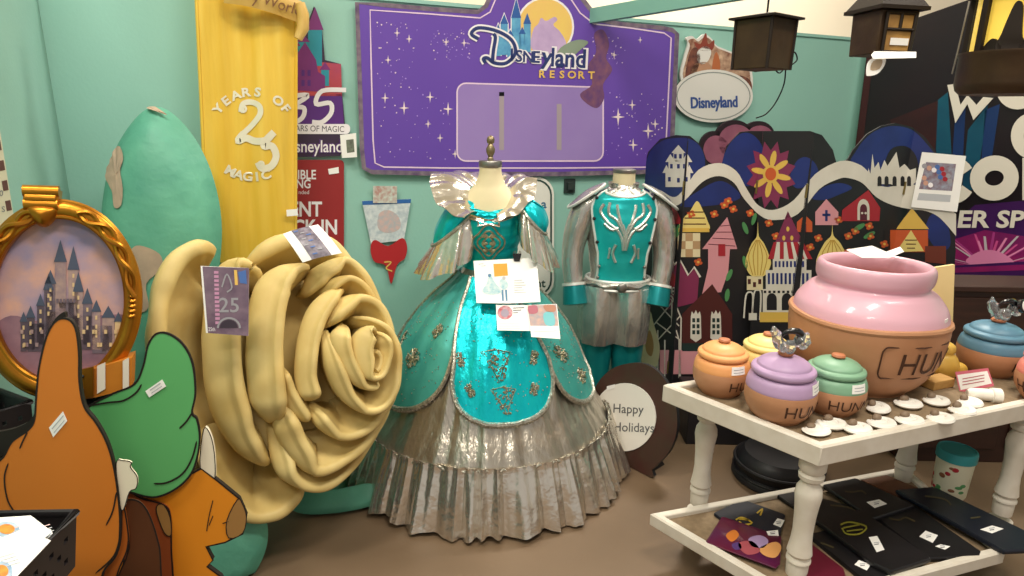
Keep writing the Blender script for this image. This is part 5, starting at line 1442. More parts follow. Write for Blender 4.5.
# glaze the face that looks to the front right of the room
def facing(f): return ((f[0] + f[2]) / 2 - c).normalized().dot(V((-.1, -1, 0)).normalized())
fr = sorted(faces, key=facing)[-1]
cx_ = ((fr[0] + fr[2]) / 2 - V((c.x, c.y, ((fr[0] + fr[2]) / 2).z))).normalized()
def fp(u, v, o=.004): return fr[0] * (1 - u) * (1 - v) + fr[1] * u * (1 - v) + fr[2] * u * v + fr[3] * (1 - u) * v + cx_ * o
for u0, u1, v0, v1 in ((.16, .84, .08, .52), (.16, .47, .58, .88), (.53, .84, .58, .88)):
    mb.prism([fp(u0, v0, .0), fp(u1, v0, .0), fp(u1, v1, .0), fp(u0, v1, .0)], cx_ * .004, AMBG)
mb.build('panes', root)
mb = MB()
for pa, pb in (((.12, .04), (.88, .04)), ((.12, .55), (.88, .55)), ((.12, .92), (.88, .92)), ((.12, .04), (.12, .92)), ((.88, .04), (.88, .92)), ((.5, .55), (.5, .92))):
    mb.tube([fp(*pa, .006), fp(*pb, .006)], .005, LDK, 6)
mb.build('window_frame', root)
mb = MB(); mb.prism([fp(.3, .2, .006), fp(.8, .2, .006), fp(.8, .36, .006), fp(.3, .36, .006)], cx_ * .001, WHITEP); mb.build('price_sticker', root)
mb = MB(); zz = at_y(883, 13, 2.0).z
mb.hexa(rotq(c, .079, .079, a), zz, zz + .010, LDK); mb.hexa(rotq(c, .076, .076, a), zz + .01, zz + .07, LDK, rotq(c, .04, .04, a)); mb.build('roof', root)
mb = MB(); hang(mb, c, zz + .05, 5.2); mb.build('hanger', root)
B = Board(at_y(890, 56, 1.90), V((0, -1, .5))); B.poly([(871, 55), (874, 51.5), (916, 52), (916, 58), (873, 59)], WHITEP, 0, .0012); ts = B.build('paper_tag', root)
B = Board(at_y(875, 66, 1.91), V((.1, -1, .1))); B.poly(sm([(866, 74), (867, 64), (873, 58), (885, 58), (884, 66), (877, 74), (868, 76)], 3), WHITEP, 0, .0012); B.poly(sm([(870, 70), (873, 61), (882, 60), (879, 69)], 3), mat('tag_tan', '#b9a489', .6), .0014, .0004); B.build('leaf_tag', root)
# lantern three: big lit drum
c = at_y(1013, 60, 1.85); R = 46 * mpp(c); zb = at_y(1012, 97, 1.85).z + .005; zm = at_y(1012, 47, 1.72).z; zt = zm + .15
root = thing('hanging_lantern', (c.x, c.y, zb), 'large round bronze drum lantern with a lit yellow window at the top right', 'lantern')
mb = MB(); mb.lathe([(0, zb), (R * .86, zb), (R * .96, zb + .012), (R, zb + .03), (R, zm - .012), (R * 1.03, zm - .006), (R * 1.03, zm), (R * .9, zm), (0, zm)], (c.x, c.y, 0), LBR, 40); mb.build('drum', root)
mb = MB(); mb.lathe([(R * .82, zm), (R * .82, zt)], (c.x, c.y, 0), GLOW, 40, caps=False); gl = mb.build('glass', root)
mb = MB()
def cyl(a, z, r=R * .86): return V((c.x + r * math.sin(a), c.y - r * math.cos(a), z))
for a0, w in ((-1.36, .07), (.15, .1), (1.4, .13), (2.6, .13), (3.7, .13)):
    for k in range(1): mb.sheet(lambda u, v, a0=a0, w=w: cyl(a0 + w * (u * 2 - 1), zm + (zt - zm) * v, R * .95), 4, 2, LDK, .012); mb.build('post', root); mb = MB()
mb = MB()
def silhouette(a0, prof):
    vs = [cyl(a0 + x, zm + z, R * .845) for x, z in prof]; n = (vs[0] - c); n.z = 0
    mb.prism(vs, n.normalized() * .006, LDK)
silhouette(-.74, sm([(-.28, .0), (-.22, .04), (-.16, .075), (-.08, .11), (0, .118), (.09, .105), (.15, .06), (.2, .03), (.3, .0)], 3))
silhouette(-1.12, sm([(-.2, 0), (-.12, .02), (0, .03), (.12, .022), (.2, .0)], 3)); silhouette(-.25, sm([(-.3, 0), (-.2, .03), (0, .05), (.2, .04), (.3, .0)], 3))
mb.build('silhouettes', root)
mb = MB(); mb.lathe([(R * 1.05, zt), (R * 1.08, zt + .01), (R * .9, zt + .05), (R * .3, zt + .09), (.02, zt + .11), (0, zt + .11)], (c.x, c.y, 0), LBR, 40); mb.lathe([(0, zt - .002), (R * 1.04, zt - .002), (R * 1.04, zt + .004), (0, zt + .004)], (c.x, c.y, 0), LDK, 40); mb.build('roof', root)
mb = MB(); hang(mb, c, zt + .09, 5.2, .005); mb.build('hanger', root)
mb = MB(); w0 = at_y(952, 74, 2.0); mb.tube([w0, at_y(958, 50, 2.0), at_y(965, 20, 2.0), at_y(972, -10, 2.0)], .0022, mat('cord_grey', '#8f8a80', .6), 6); mb.build('cord', root)

# ================================================================ cabinet behind the table, black round base
q0, q1 = at_y(938, 279, 2.85), at_y(1100, 296, 2.85); zc = at_y(985, 286, 2.85).z
CAB = mat('dark_walnut', '#2d1a14', .45, var='#3a221a', vs=5, stretch=(1, 1, 8))
root = thing('low_cabinet', (q0.x + .4, 2.9, 0), 'dark walnut cabinet behind the white table at far right', 'cabinet')
mb = MB(); mb.box((q0.x, 2.87, .0), (q0.x + .98, 3.06, zc - .03), CAB); mb.build('body', root, bevel=.004)
mb = MB(); mb.box((q0.x - .015, 2.84, zc - .03), (q0.x + 1.0, 3.08, zc), CAB); mb.build('top', root, bevel=.006)
mb = MB()
for k in range(2): mb.box((q0.x + .03 + k * .48, 2.858, .08), (q0.x + .46 + k * .48, 2.87, zc - .06), CAB); mb.build('door', root, bevel=.004); mb = MB()
kk = at_y(1008, 300, 2.855)
mb = MB(); mb.lathe([(.008, 0), (.008, .012), (.016, .022), (.016, .03), (.0, .036)], kk, mat('brass', '#b9923f', .35, .85), 16, Matrix(((1, 0, 0), (0, 0, -1), (0, 1, 0)))); mb.tube([kk + V((0, -.02, -.01)), kk + V((0, -.02, -.035))], .006, MATS['brass'], 8); mb.build('knob', root)
mb = MB(); mb.hexa([(.93, 3.0), (2.06, 3.0), (2.06, 3.2), (.93, 3.2)], 0, .28, BLACKP); mb.hexa([(.92, 2.985), (2.07, 2.985), (2.07, 3.205), (.92, 3.205)], .28, .30, BLACKP)
tag(mb.build('stage_riser', bevel=.004), 'long low black riser on the floor in front of the folding screen', 'riser')
c = V((1.29, 2.70, 0)); mb = MB()
mb.lathe([(0, .002), (.205, .002), (.21, .01), (.205, .03), (.19, .045), (.195, .06), (.19, .10), (.17, .12), (.16, .135), (.06, .14), (0, .14)], c, mat('black_rubber', '#121114', .45, var='#1d1b1f', vs=9), 40)
for z in (.04, .085): mb.tube([c + V((.2 * math.cos(t), .2 * math.sin(t), z)) for t in [2 * PI * k / 40 for k in range(40)]], .008, MATS['black_rubber'], 6, True)
tag(mb.build('round_base'), 'black round weighted base on the floor behind the white table', 'base')
# ================================================================ white two-tier table
TW = mat('chalky_white_wood', '#ddd7cb', .55, var='#cfc6b6', vs=16, vfac=.7, bump=.15, bs=40, bdist=.004)
TMAT = mat('burlap_brown', '#8f7b60', .8, var='#6f5d47', vs=40, vfac=.8, bump=.3, bs=160, bdist=.003)
ZT, ZS = .70, .215
L0, N0, R0_ = at_z(663, 384, ZT), at_z(822, 447, ZT), at_z(1024, 404, ZT)
bdir = (R0_ - N0).normalized(); Rr = N0 + bdir * 1.34; Bk = L0 + bdir * 1.46
def xy(p): return (p.x, p.y)
def inset(q, d):
    """move each edge of the quad inwards by d"""
    n = len(q); c = V((sum(p[0] for p in q) / n, sum(p[1] for p in q) / n)); out = []
    lines = []
    for i in range(n):
        a, b = V(q[i]), V(q[(i + 1) % n]); e = (b - a).normalized(); nn = V((-e.y, e.x))
        if nn.dot(c - a) < 0: nn = -nn
        lines.append((a + nn * d, e))
    for i in range(n):
        (a, e), (b, f) = lines[i - 1], lines[i]
        den = e.x * f.y - e.y * f.x; t = ((b.x - a.x) * f.y - (b.y - a.y) * f.x) / den
        out.append((a.x + e.x * t, a.y + e.y * t))
    return out
def tray(q, z, drop, rim, mb, mt, up=.018):
    qi = inset(q, rim); n = 4
    vs = []
    for quad, zz in ((q, z - drop), (q, z - .006), (inset(q, .006), z), (inset(q, rim - .006), z), (qi, z - .004), (qi, z - up)):
        vs += [V((p[0], p[1], zz)) for p in quad]
    fs = []
    for k in range(5):
        for i in range(n): fs.append([k * n + i, k * n + (i + 1) % n, (k + 1) * n + (i + 1) % n, (k + 1) * n + i])
    fs.append([3, 2, 1, 0]); fs.append([20, 21, 22, 23])
    mb.add(vs, fs, mt, False)
qt = [xy(L0), xy(N0), xy(Rr), xy(Bk)]
Ls, Bs, Fs, F2 = at_z(650, 513, ZS), at_z(905, 466, ZS), at_z(1006, 551, ZS), at_z(912, 576, ZS)
N1 = at_z(757, 576, ZS)
e1, e2 = (N1 - Ls).normalized(), (Fs - F2).normalized()
den = e1.x * -e2.y + e1.y * e2.x
t = ((Fs.x - Ls.x) * -e2.y + (Fs.y - Ls.y) * e2.x) / den
Ns = Ls + e1 * t
qs = [xy(Ls), xy(Ns), xy(Fs), xy(Bs)]
ctr = V((sum(p[0] for p in qt) / 4, sum(p[1] for p in qt) / 4, 0))
root = thing('display_table', ctr, 'white painted two-tier table with turned legs and a burlap-lined tray top', 'table')
mb = MB(); tray(qt, ZT, .068, .034, mb, TW); top = mb.build('tray_top', root, bevel=.003)
mb = MB(); mb.hexa(inset(qt, .034), ZT - .0178, ZT - .0145, TMAT); mb.build('burlap_lining', top)
mb = MB(); tray(qs, ZS, .05, .03, mb, TW, .022); shf = mb.build('lower_shelf', root, bevel=.003)
mb = MB(); mb.hexa(inset(qs, .03), ZS - .0218, ZS - .0185, TMAT); mb.build('burlap_lining', shf)
legs = [at_z(711, 428, ZT - .06), at_z(805, 480, ZT - .06), at_z(1019, 434, ZT - .06)]
lb = V((Bs.x - .05, Bs.y - .05, 0))
ins = inset(qs, .052)
LEGD = 0.
for _k in range(200):
    _p = V((*inset(qt, .056)[1], 0)) + V((bdir.x, bdir.y, 0)) * LEGD; _w = V((_p.x, _p.y, .42)) - EYE
    if 512 + FPX * _w.dot(RT) / _w.dot(FW) > 1014: break
    LEGD += .006
it = inset(qt, .056); e_ = V((bdir.x, bdir.y, 0))
k3 = V((it[1][0], it[1][1], 0)) + e_ * LEGD
LG0 = 0.
for _k in range(100):
    _p = V((it[0][0], it[0][1], 0)) + e_ * LG0; _w = V((_p.x, _p.y, .42)) - EYE
    if 512 + FPX * _w.dot(RT) / _w.dot(FW) > 704: break
    LG0 += .004
lps = [V((it[0][0], it[0][1], 0)) + e_ * LG0, V((it[1][0], it[1][1], 0)), k3, V((ins[3][0], ins[3][1], 0))]
yaw = math.atan2(bdir.y, bdir.x)
for p in lps:
    p.x = p.x; z0, z1 = ZS - .021, ZT - .066; H_ = z1 - z0
    prof = [(.036, 0), (.038, .10), (.036, .12), (.042, .13), (.042, .15), (.034, .17), (.043, .20), (.040, .24), (.036, .30), (.034, .38), (.036, .50), (.040, .60), (.045, .68), (.042, .74), (.032, .78), (.030, .80), (.041, .82), (.043, .85), (.036, .87), (.045, .90), (.045, 1.)]
    mb = MB(); mb.lathe([(r * .92, z0 + h * H_) for r, h in prof], p, TW, 24)
    mb.lathe([(.03, .0), (.034, .02), (.040, .06), (.036, .09), (.042, .12), (.042, ZS - .049)], p, TW, 20)
    mb.build('leg', root)
ZM = ZT - .0142

# ================================================================ honey pots
CLAY = mat('terracotta_clay', '#bd8a66', .55, var='#b07c58', vs=7, bump=.08, bs=40, bdist=.003)
CLAYD = mat('clay_lettering', '#4a2c1c', .7)
def wrap_text(mb, s, c, prof, zc, h, az, mt, bold=.015, off=.0025, sx=1., wob=0.):
    vs, fs = text_mesh(s, bold); mx = max(v[0] for v in vs)
    out = []; k = h / .73
    def rad(z):
        for (r0, z0), (r1, z1) in zip(prof, prof[1:]):
            if z0 <= z <= z1: return r0 + (r1 - r0) * (z - z0) / max(1e-6, z1 - z0)
        return prof[-1][0]
    for x, y in vs:
        z = zc + (y - .365) * k; r = rad(z) + off
        a = az + (x - mx / 2) * k * sx / rad(zc)
        out.append(V((c.x + r * math.sin(a), c.y - r * math.cos(a), z + c.z)))
    mb.add(out, fs, mt, False)
    return rad
def spline_prof(pts, n=4): return sm(pts, n, False)
def honey_pot(c, R, H, col, name, label, az, tag_az=None, group='small honey jars', text=True, lidtop=True):
    root = thing('honey_jar', c, label, 'jar', group)
    GL = mat('glaze_' + name, *col)
    body = [(r * R, z * H) for r, z in spline_prof([(.0, .0), (.60, 0), (.68, .02), (.82, .10), (.95, .22), (1.0, .34), (.99, .44), (.97, .47), (.95, .475)])]
    mb = MB(); mb.lathe(body, c, CLAY, 40); mb.build('body', root)
    gl = [(r * R, z * H) for r, z in spline_prof([(.97, .45), (.985, .47), (.975, .52), (.93, .60), (.86, .645), (.79, .66), (.76, .665)])]
    mb = MB(); mb.lathe(gl, c, GL, 40); mb.build('glaze', root)
    ld = [(r * R, z * H) for r, z in spline_prof([(.74, .66), (.80, .665), (.875, .69), (.895, .72), (.875, .76), (.80, .782), (.75, .79), (.71, .83), (.54, .885), (.30, .92), (.16, .93), (0, .932)])]
    mb = MB(); mb.lathe(ld, c, GL, 40); lid = mb.build('lid', root)
    if lidtop:
        mb = MB(); mb.lathe([(.15 * R, .93 * H), (.20 * R, .945 * H), (.22 * R, .965 * H), (.19 * R, .99 * H), (.1 * R, 1.0 * H), (0, 1.0 * H)], c, mat('knob_clay', '#b4714c', .5), 24); mb.build('knob', lid)
    mb = MB(); wrap_text(mb, 'HUNNY', c, body, .275 * H, .19 * H, az, CLAYD, .0); mb.build('lettering', root)
    if tag_az is not None:
        mb = MB(); z0, z1 = .50 * H, .64 * H
        mb.sheet(lambda u, v: V((c.x + (R * .99 - .05 * R * v) * math.sin(tag_az + (u - .5) * .55), c.y - (R * .99 - .05 * R * v) * math.cos(tag_az + (u - .5) * .55), c.z + z0 + (z1 - z0) * v)), 8, 3, STICK, .0015)
        for k in range(2):
            mb.sheet(lambda u, v, k=k: V((c.x + (R * .995 - .05 * R * (.3 + .3 * k)) * math.sin(tag_az + (u - .5) * .4), c.y - (R * .995 - .05 * R * (.3 + .3 * k)) * math.cos(tag_az + (u - .5) * .4), c.z + z0 + (z1 - z0) * (.25 + .35 * k + .1 * v))), 6, 1, GREYP, .0014)
        mb.build('price_sticker', root)
    return root
ORC = ('#e9a468', .42); PUC = ('#b698bd', .42); GRC = ('#7da88a', .42); YEC = ('#ecd486', .42); BLC = ('#5c88a0', .42); COC = ('#e2897c', .42)
def base_at(x, y, z=ZM): return at_z(x, y, z)
pots = [
 (base_at(719, 391), .100, .205, ORC, 'orange', 'honey jar with an orange lid and glaze at the left end of the white table', .96, .3),
 (base_at(777, 416), .114, .235, PUC, 'purple', 'lavender purple honey jar at the near edge of the white table', .72, .85),
 (base_at(830, 409), .104, .205, GRC, 'green', 'honey jar with a sage green lid and glaze beside the big pink pot', .34, .35),
 (base_at(763, 380), .098, .195, YEC, 'yellow', 'honey jar with a pale yellow lid, mostly hidden behind the purple one', .3, None),
 (base_at(987, 371), .120, .225, BLC, 'blue', 'honey jar with a slate blue lid at the right end of the white table', .9, 1.0),
 (base_at(1050, 402), .118, .225, COC, 'coral', 'coral pink honey jar cut off by the right edge of the photo', -.9, None)]
POTS = {}
for c, R, H_, col, nm, lb_, az, ta in pots: POTS[nm] = (honey_pot(c, R, H_, col, nm, lb_, az, ta), c, R, H_)
# the big pot
PKG = mat('glaze_pink', '#e2b0c0', .35, coat=.3)
fr = at_z(853, 396, ZM); dirc = V((fr.x, fr.y, 0)).normalized()
RB2 = .268; c = fr + dirc * .18
ztop = at_y(880, 262, c.y).z - ZM; H_ = ztop
root = thing('giant_honey_jar', c, 'very large open honey jar with a pink top and clay base on the white table', 'jar')
bp = [(r * RB2, z * H_) for r, z in spline_prof([(0, 0), (.58, 0), (.66, .02), (.82, .12), (.95, .28), (1.0, .44), (1.01, .54), (1.0, .59), (.965, .595)])]
mb = MB(); mb.lathe(bp, c, CLAY, 64); mb.build('body', root)
gp = [(r * RB2, z * H_) for r, z in spline_prof([(.96, .56), (.975, .585), (.975, .60), (.945, .67), (.88, .73), (.79, .79), (.70, .82), (.685, .84), (.71, .86), (.73, .89), (.735, .94), (.725, .975), (.70, .995), (.67, 1.0), (.63, .985), (.60, .95), (.60, .88), (.66, .82), (.78, .7), (.84, .58), (.0, .56)])]
mb = MB(); mb.lathe(gp, c, PKG, 64); mb.build('glaze', root)
# clay lip where the glaze stops, slightly uneven
mb = MB(); mb.tube([c + V((RB2 * .985 * math.sin(t), -RB2 * .985 * math.cos(t), H_ * (.582 + .008 * math.sin(3 * t + 1)))) for t in [2 * PI * k / 64 for k in range(64)]], .012, CLAY, 8, True); mb.build('clay_lip', root)
mb = MB(); az = .66
wrap_text(mb, 'HUNNY', c, bp, .36 * H_, .185 * H_, az, CLAYD, .0, .003, .9)
def rad(z):
    for (r0, z0), (r1, z1) in zip(bp, bp[1:]):
        if z0 <= z <= z1: return r0 + (r1 - r0) * (z - z0) / max(1e-6, z1 - z0)
    return bp[-1][0]
def onb(a, z): return c + V(((rad(z) + .003) * math.sin(a), -(rad(z) + .003) * math.cos(a), z))
fp_ = rrect(-.95, .23, .95, .49, .06, 4)
fp2 = []
for i, p in enumerate(fp_):
    q = fp_[(i + 1) % len(fp_)]
    for k in range(4): fp2.append((p[0] + (q[0] - p[0]) * k / 4, p[1] + (q[1] - p[1]) * k / 4))
mb.tube([onb(az + p[0], p[1] * H_) for p in fp2], .0028, CLAYD, 5, True)
mb.build('lettering', root)
mb = MB()
for s in (.62,): mb.sheet(lambda u, v: c + V((RB2 * .955 * math.sin(s + u * .1), -RB2 * .955 * math.cos(s + u * .1), H_ * (.60 + .07 * v))), 4, 3, STICK, .002)
mb.build('price_sticker', root)
mb = MB(); q = c + V((0, 0, H_ * 1.0))
Bd = Board(c + V((-.02, -.05, H_ * .985)), V((0, -.35, 1)))
Bd.poly([(846, 250), (872, 246), (886, 252), (900, 247), (904, 252), (890, 258), (862, 258)], WHITEP, 0, .0015); tag(Bd.build('folded_paper'), 'crumpled white paper lying in the open mouth of the giant pink jar', 'paper')
# cream card standing behind the pot
cc = c + dirc * .30; cd = at_y(940, 290, cc.y)
B = Board(cd, V((-.1, -1, .1))); yb_ = 330
while B.P(930, yb_).z > ZM + .001: yb_ += .5
B.poly([(926, 268), (952, 264), (950, 322), (945, yb_ - .5), (919, yb_ - .5)], mat('card_cream', '#e6cf95', .6, var='#dcc387', vs=4), 0, .02)
tag(B.build('cream_box'), 'thin pale yellow box standing behind the giant pink jar', 'box')

# wrapped figurines on two of the lids
CRY = mat('clear_wrap', '#e9eef0', .06, trans=.85, ior=1.35, spec=.6); CRB = mat('black_gloss', '#16161a', .15, coat=.6); CRW = mat('gloss_white', '#e6e4e0', .3)
def wrapped(c, label, dark, flip=1):
    root = thing('wrapped_ornament', c, label, 'ornament')
    rr = random.Random(dark + 5)
    def wr(p):
        n = noise.noise(V((p.x * 70, p.y * 70, p.z * 70 + dark * 9)))
        return p * (1 + .35 * n)
    mb = MB(); mb.blob(c + V((-.034, 0, .040)), (.018, .018, .046), CRY, 20, 14, Matrix.Rotation(-.5, 3, 'Y'), fn=wr); mb.blob(c + V((.042, -.006, .044)), (.026, .024, .026), CRY, 20, 14, fn=wr); mb.blob(c + V((-.002, -.012, .024)), (.026, .018, .022), CRY, 18, 12, fn=wr); mb.build('wrap', root)
    mb = MB(); ringp = [c + V((.004 + .032 * math.cos(t), -.004 - .010 * math.sin(t), .052 + .026 * math.sin(t))) for t in [2 * PI * k / 28 for k in range(28)]]
    mb.tube(ringp, [.008 + .005 * math.sin(k * .22 + 1) for k in range(28)], CRB, 10, True); mb.build('core', root)
    if dark:
        mb = MB(); d_ = V((.45, -.85, .3)).normalized(); u = d_.cross(V((0, 0, 1))).normalized(); w = u.cross(d_)
        mb.lathe([(0, 0), (.022, 0), (.027, .004), (.027, .014), (.022, .018), (0, .018)], c + V((.046, -.02, .06)), CRB, 20, Matrix((u, w, d_)).transposed()); mb.lathe([(0, .018), (.021, .0182), (.018, .020), (0, .020)], c + V((.046, -.02, .06)), CRW, 16, Matrix((u, w, d_)).transposed()); mb.build('disc', root)
    return root
for nm, lab, fl in (('purple', 'clear-wrapped black and white ornament sitting on the purple jar lid', 1), ('blue', 'clear-wrapped black and white ornament sitting on the slate blue jar lid', 1)):
    rt, c_, R_, h_ = POTS[nm]
    wrapped(c_ + V((.0, -.01, h_ * .995)), lab, 0 if nm == 'purple' else 3, fl)

# horseshoe-shaped trinkets laid in rows
TRK = mat('trinket_white', '#e9e6de', .4); TRB = mat('trinket_brown', '#6f5a48', .6, var='#8d7a66', vs=40)
def trinket():
    root = thing('horseshoe_trinket', (0, 0, 0), '', 'trinket', 'white trinkets on the burlap')
    mb = MB(); pts = [(.031 * math.sin(a), -.024 * math.cos(a) , .007) for a in [-2.5 + 5.0 * k / 24 for k in range(25)]]
    mb.tube(pts, [.004 + .008 * math.sin(PI * k / 24) ** .6 for k in range(25)], TRK, 8, False, .6)
    mb.build('rim', root)
    mb = MB(); mb.blob((0, .004, .006), (.023, .019, .006), TRK, 18, 8); mb.build('plate', root)
    mb = MB(); mb.blob((0, .012, .015), (.014, .010, .010), TRB, 14, 8); mb.build('brown_tab', root)
    return root
places = [((270, 219), .2, 'first white trinket from the near corner of the table, in front of the purple jar'), ((326, 199), -.1, 'white trinket lying between the purple and green jars'), ((418, 216), .1, 'second white trinket from the near corner in the row along the front rim'),
 ((505, 196), .05, 'third white trinket from the near corner in the row along the front rim'), ((490, 142), .5, 'white trinket directly right of the foot of the green jar'), ((606, 186), .0, 'fourth white trinket from the near corner in the row along the front rim'),
 ((602, 126), -.1, 'white trinket below the middle of the giant pink jar'), ((702, 116), .1, 'white trinket in front of the small wooden block'), ((716, 179), .2, 'brownish trinket, fifth from the near corner in the row along the front rim'),
 ((822, 122), .3, 'white trinket under the pink-bordered price card'), ((795, 150), .1, 'white trinket nearest the front rim below the rolled white tube')]
tr0 = trinket()
for i, ((zx, zy), rz, lab) in enumerate(places):
    p = at_z(740 + zx / 3.606, 370 + zy / 3.606, ZM + .004)
    if i == 0: o = tr0; o.location = p; o['label'] = lab; o.rotation_euler = (0, 0, rz + yaw); o.scale = (1.25, 1.25, .8)
    else: o = dup(tr0, p, lab, rz + yaw, 1.25)

# wooden block with plain yellow ornament, price card, rolled tube
YE = mat('ornament_yellow', '#e0ba5a', .4, var='#d2a945', vs=12)
WB = mat('block_wood', '#c59a5a', .6, var='#b48a4c', vs=12, stretch=(1, 6, 6))
p = at_z(936, 386, ZM)
mb = MB(); mb.hexa(rotq(p, .055, .03, yaw), ZM, ZM + .035, WB); tag(mb.build('wood_block', bevel=.003), 'small pale wooden block lying beside the giant pink jar', 'block')
p2 = p + V((.06, .03, 0))
mb = MB(); mb.lathe([(r, z) for r, z in spline_prof([(0, 0), (.042, 0), (.054, .02), (.055, .05), (.042, .08), (.030, .092), (.034, .105), (.030, .125), (.012, .138), (0, .139)])], (p2.x + .03, p2.y + .085, ZM), YE, 28, None, 1.1, 1.)
mb.blob((p2.x - .035, p2.y + .06, ZM + .045), (.035, .028, .045), YE, 16, 10); mb.blob((p2.x + .08, p2.y + .07, ZM + .03), (.04, .03, .03), YE, 16, 10)
tag(mb.build('yellow_ornament'), 'plain yellow glazed ornament behind the small wooden block', 'ornament')
B = Board(at_z(974, 392, ZM), V((-.15, -1, .45)))
B.poly([(955, 372), (988, 368), (994, 386), (960, 393)], mat('card_pink_border', '#cf6a7a', .5), 0, .001)
B.poly([(957, 375), (987, 371), (991.5, 383.5), (960.5, 390)], WHITEP, .0012, .0004)
for k in range(3): B.stroke([(962, 379 + k * 3), (984, 375 + k * 3)], .9, mat('card_red_type', '#b86a72', .6), .0018)
pc = B.build('price_card'); tag(pc, 'white price card with a pink border leaning on the burlap', 'card')
mb = MB(); a_ = at_z(967, 393, ZM + .022); b_ = at_z(1000, 396, ZM + .022)
dd = (b_ - a_).normalized()
mb.tube([a_, a_ + dd * .012, a_ + (b_ - a_) * .5, b_ - dd * .03, b_ - dd * .028, b_], [.012, .020, .022, .022, .027, .027], mat('tube_white', '#ece6da', .5), 20)
mb.tube([b_, b_ + dd * .002], [.019, .019], mat('tube_hollow', '#b9b1a2', .6), 20)
tag(mb.build('rolled_tube'), 'short rolled white tube lying in front of the price card', 'tube')

# ================================================================ lower shelf goods
ZB = ZS - .0182
CASEM = mat('black_vinyl', '#131215', .38, var='#1b191c', vs=10); CASEG = mat('gilt_print', '#7f7440', .5); CASEG2 = mat('dull_gilt_print', '#4d4630', .5)
NAVC = mat('navy_vinyl', '#151a26', .4)
S3 = lambda pts: [(690 + x / 3.066, 450 + y / 3.066) for x, y in pts]
def case(q, z, th, mt, label, stickers=(), print_=None, nm='document_case', cat='case', group='black cases on the lower shelf', base=None):
    root = None
    o = V((at_z(*S3([q[0]])[0], z))); Bd = Board(V((0, 0, z)), V((0, 0, 1)))
    pts = S3(q); c3 = [Bd.P(x, y) for x, y in pts]; cen = sum(c3, V()) / len(c3)
    root = thing(nm, cen, label, cat, group)
    # soft padded slab: chamfered outline, thinner at the rim
    def ring(s_, zz): return [V((cen.x + (p.x - cen.x) * s_, cen.y + (p.y - cen.y) * s_, zz)) for p in c3]
    # round the corners
    L = len(c3); rc = []
    for i in range(L):
        a, b, d = c3[i - 1], c3[i], c3[(i + 1) % L]
        for t in (.08, .03): rc.append(b + (a - b) * t)
        for t in (.03, .08): rc.append(b + (d - b) * t)
    c3 = rc; L = len(c3)
    rings = [ring(.985, z), ring(1., z + th * .3), ring(.995, z + th * .75), ring(.97, z + th)]
    vs = sum(rings, []); fs = [list(range(L))[::-1], [3 * L + i for i in range(L)]]
    for k in range(3):
        for i in range(L): fs.append([k * L + i, k * L + (i + 1) % L, (k + 1) * L + (i + 1) % L, (k + 1) * L + i])
    mb = MB(); mb.add(vs, fs, mt); mb.build('body', root)
    Bt = Board(V((0, 0, z + th)), V((0, 0, 1)))
    if print_: print_(Bt); Bt.build('gilt_print', root)
    for sq in stickers:
        Bs_ = Board(V((0, 0, z + th)), V((0, 0, 1))); Bs_.poly(S3(sq), STICK, .0004, .0008)
        g = S3(sq); x, y = sum(p[0] for p in g) / 4, sum(p[1] for p in g) / 4
        Bs_.stroke([(x - 3, y - .5), (x + 2.5, y - 1.2)], .8, GREYP, .0014); Bs_.stroke([(x - 2.5, y + 1.2), (x + 2, y + .6)], .8, INK, .0014)
        Bs_.build('price_sticker', root)
    return root
def gp_(pts, mt=CASEG):
    def f(B_):
        for p in pts: B_.stroke(S3(sm(p, 4, False)), 1.6, mt, .0005)
    return f
zz = ZB + .001
case([(505, 92), (592, 80), (735, 140), (640, 150)], zz, .012, mat('tan_leather', '#5f3a22', .55, var='#4e2e1b', vs=8), 'flat brown leather folder at the back of the lower shelf', nm='leather_folder', cat='folder', group=None)
case([(70, 200), (160, 158), (292, 205), (275, 275), (150, 260)], zz, .012, NAVC, 'dark folder with a gilt crest at the left end of the lower shelf', [[(255, 228), (268, 210), (290, 216), (278, 238)]], gp_([[(140, 215), (160, 208), (190, 224), (165, 230), (150, 220)], [(205, 195), (222, 182), (215, 202)], [(150, 212), (180, 215)]], mat('gilt_bright', '#b89a2e', .5)), nm='souvenir_folder', cat='folder', group=None)
case([(258, 142), (320, 134), (545, 195), (490, 238), (400, 240)], zz, .014, CASEM, 'thin black case lying behind the near table leg on the lower shelf', [[(424, 204), (436, 190), (456, 200)]][:0], gp_([[(430, 170), (480, 176), (520, 190)]], CASEG2))
case([(404, 116), (505, 95), (690, 180), (560, 222)], zz + .015, .016, CASEM, 'black case with a square white sticker, beside the brown folder', [[(541, 160), (580, 152), (604, 166), (566, 178)]], gp_([[(475, 128), (500, 130), (525, 126), (540, 136)]], CASEG2))
case([(545, 200), (672, 172), (892, 325), (888, 338), (730, 345)], zz, .018, CASEM, 'black case with two stickers overhanging the front rail of the lower shelf', [[(703, 266), (722, 248), (760, 262), (744, 285)], [(752, 296), (768, 290), (798, 296), (782, 306)]], gp_([[(610, 210), (640, 216), (660, 208), (690, 220)]], CASEG2))
case([(378, 222), (520, 192), (740, 345), (615, 386), (560, 360)], zz + .019, .018, CASEM, 'black case with a round gilt crest in the middle of the lower shelf', [[(548, 268), (574, 264), (596, 306), (572, 314)]], gp_([[(462, 230), (490, 222), (540, 236), (520, 258), (480, 258), (466, 240)], [(470, 240), (520, 230)], [(480, 250), (530, 244)]], mat('gilt_crest', '#8f8a2e', .5)))
case([(360, 268), (425, 252), (625, 380), (600, 410), (520, 400)], zz, .016, CASEM, 'black case nearest the front rail with a small sticker at its right end', [[(504, 352), (518, 338), (554, 352), (542, 370)]], gp_([[(400, 285), (440, 300)]], CASEG2))
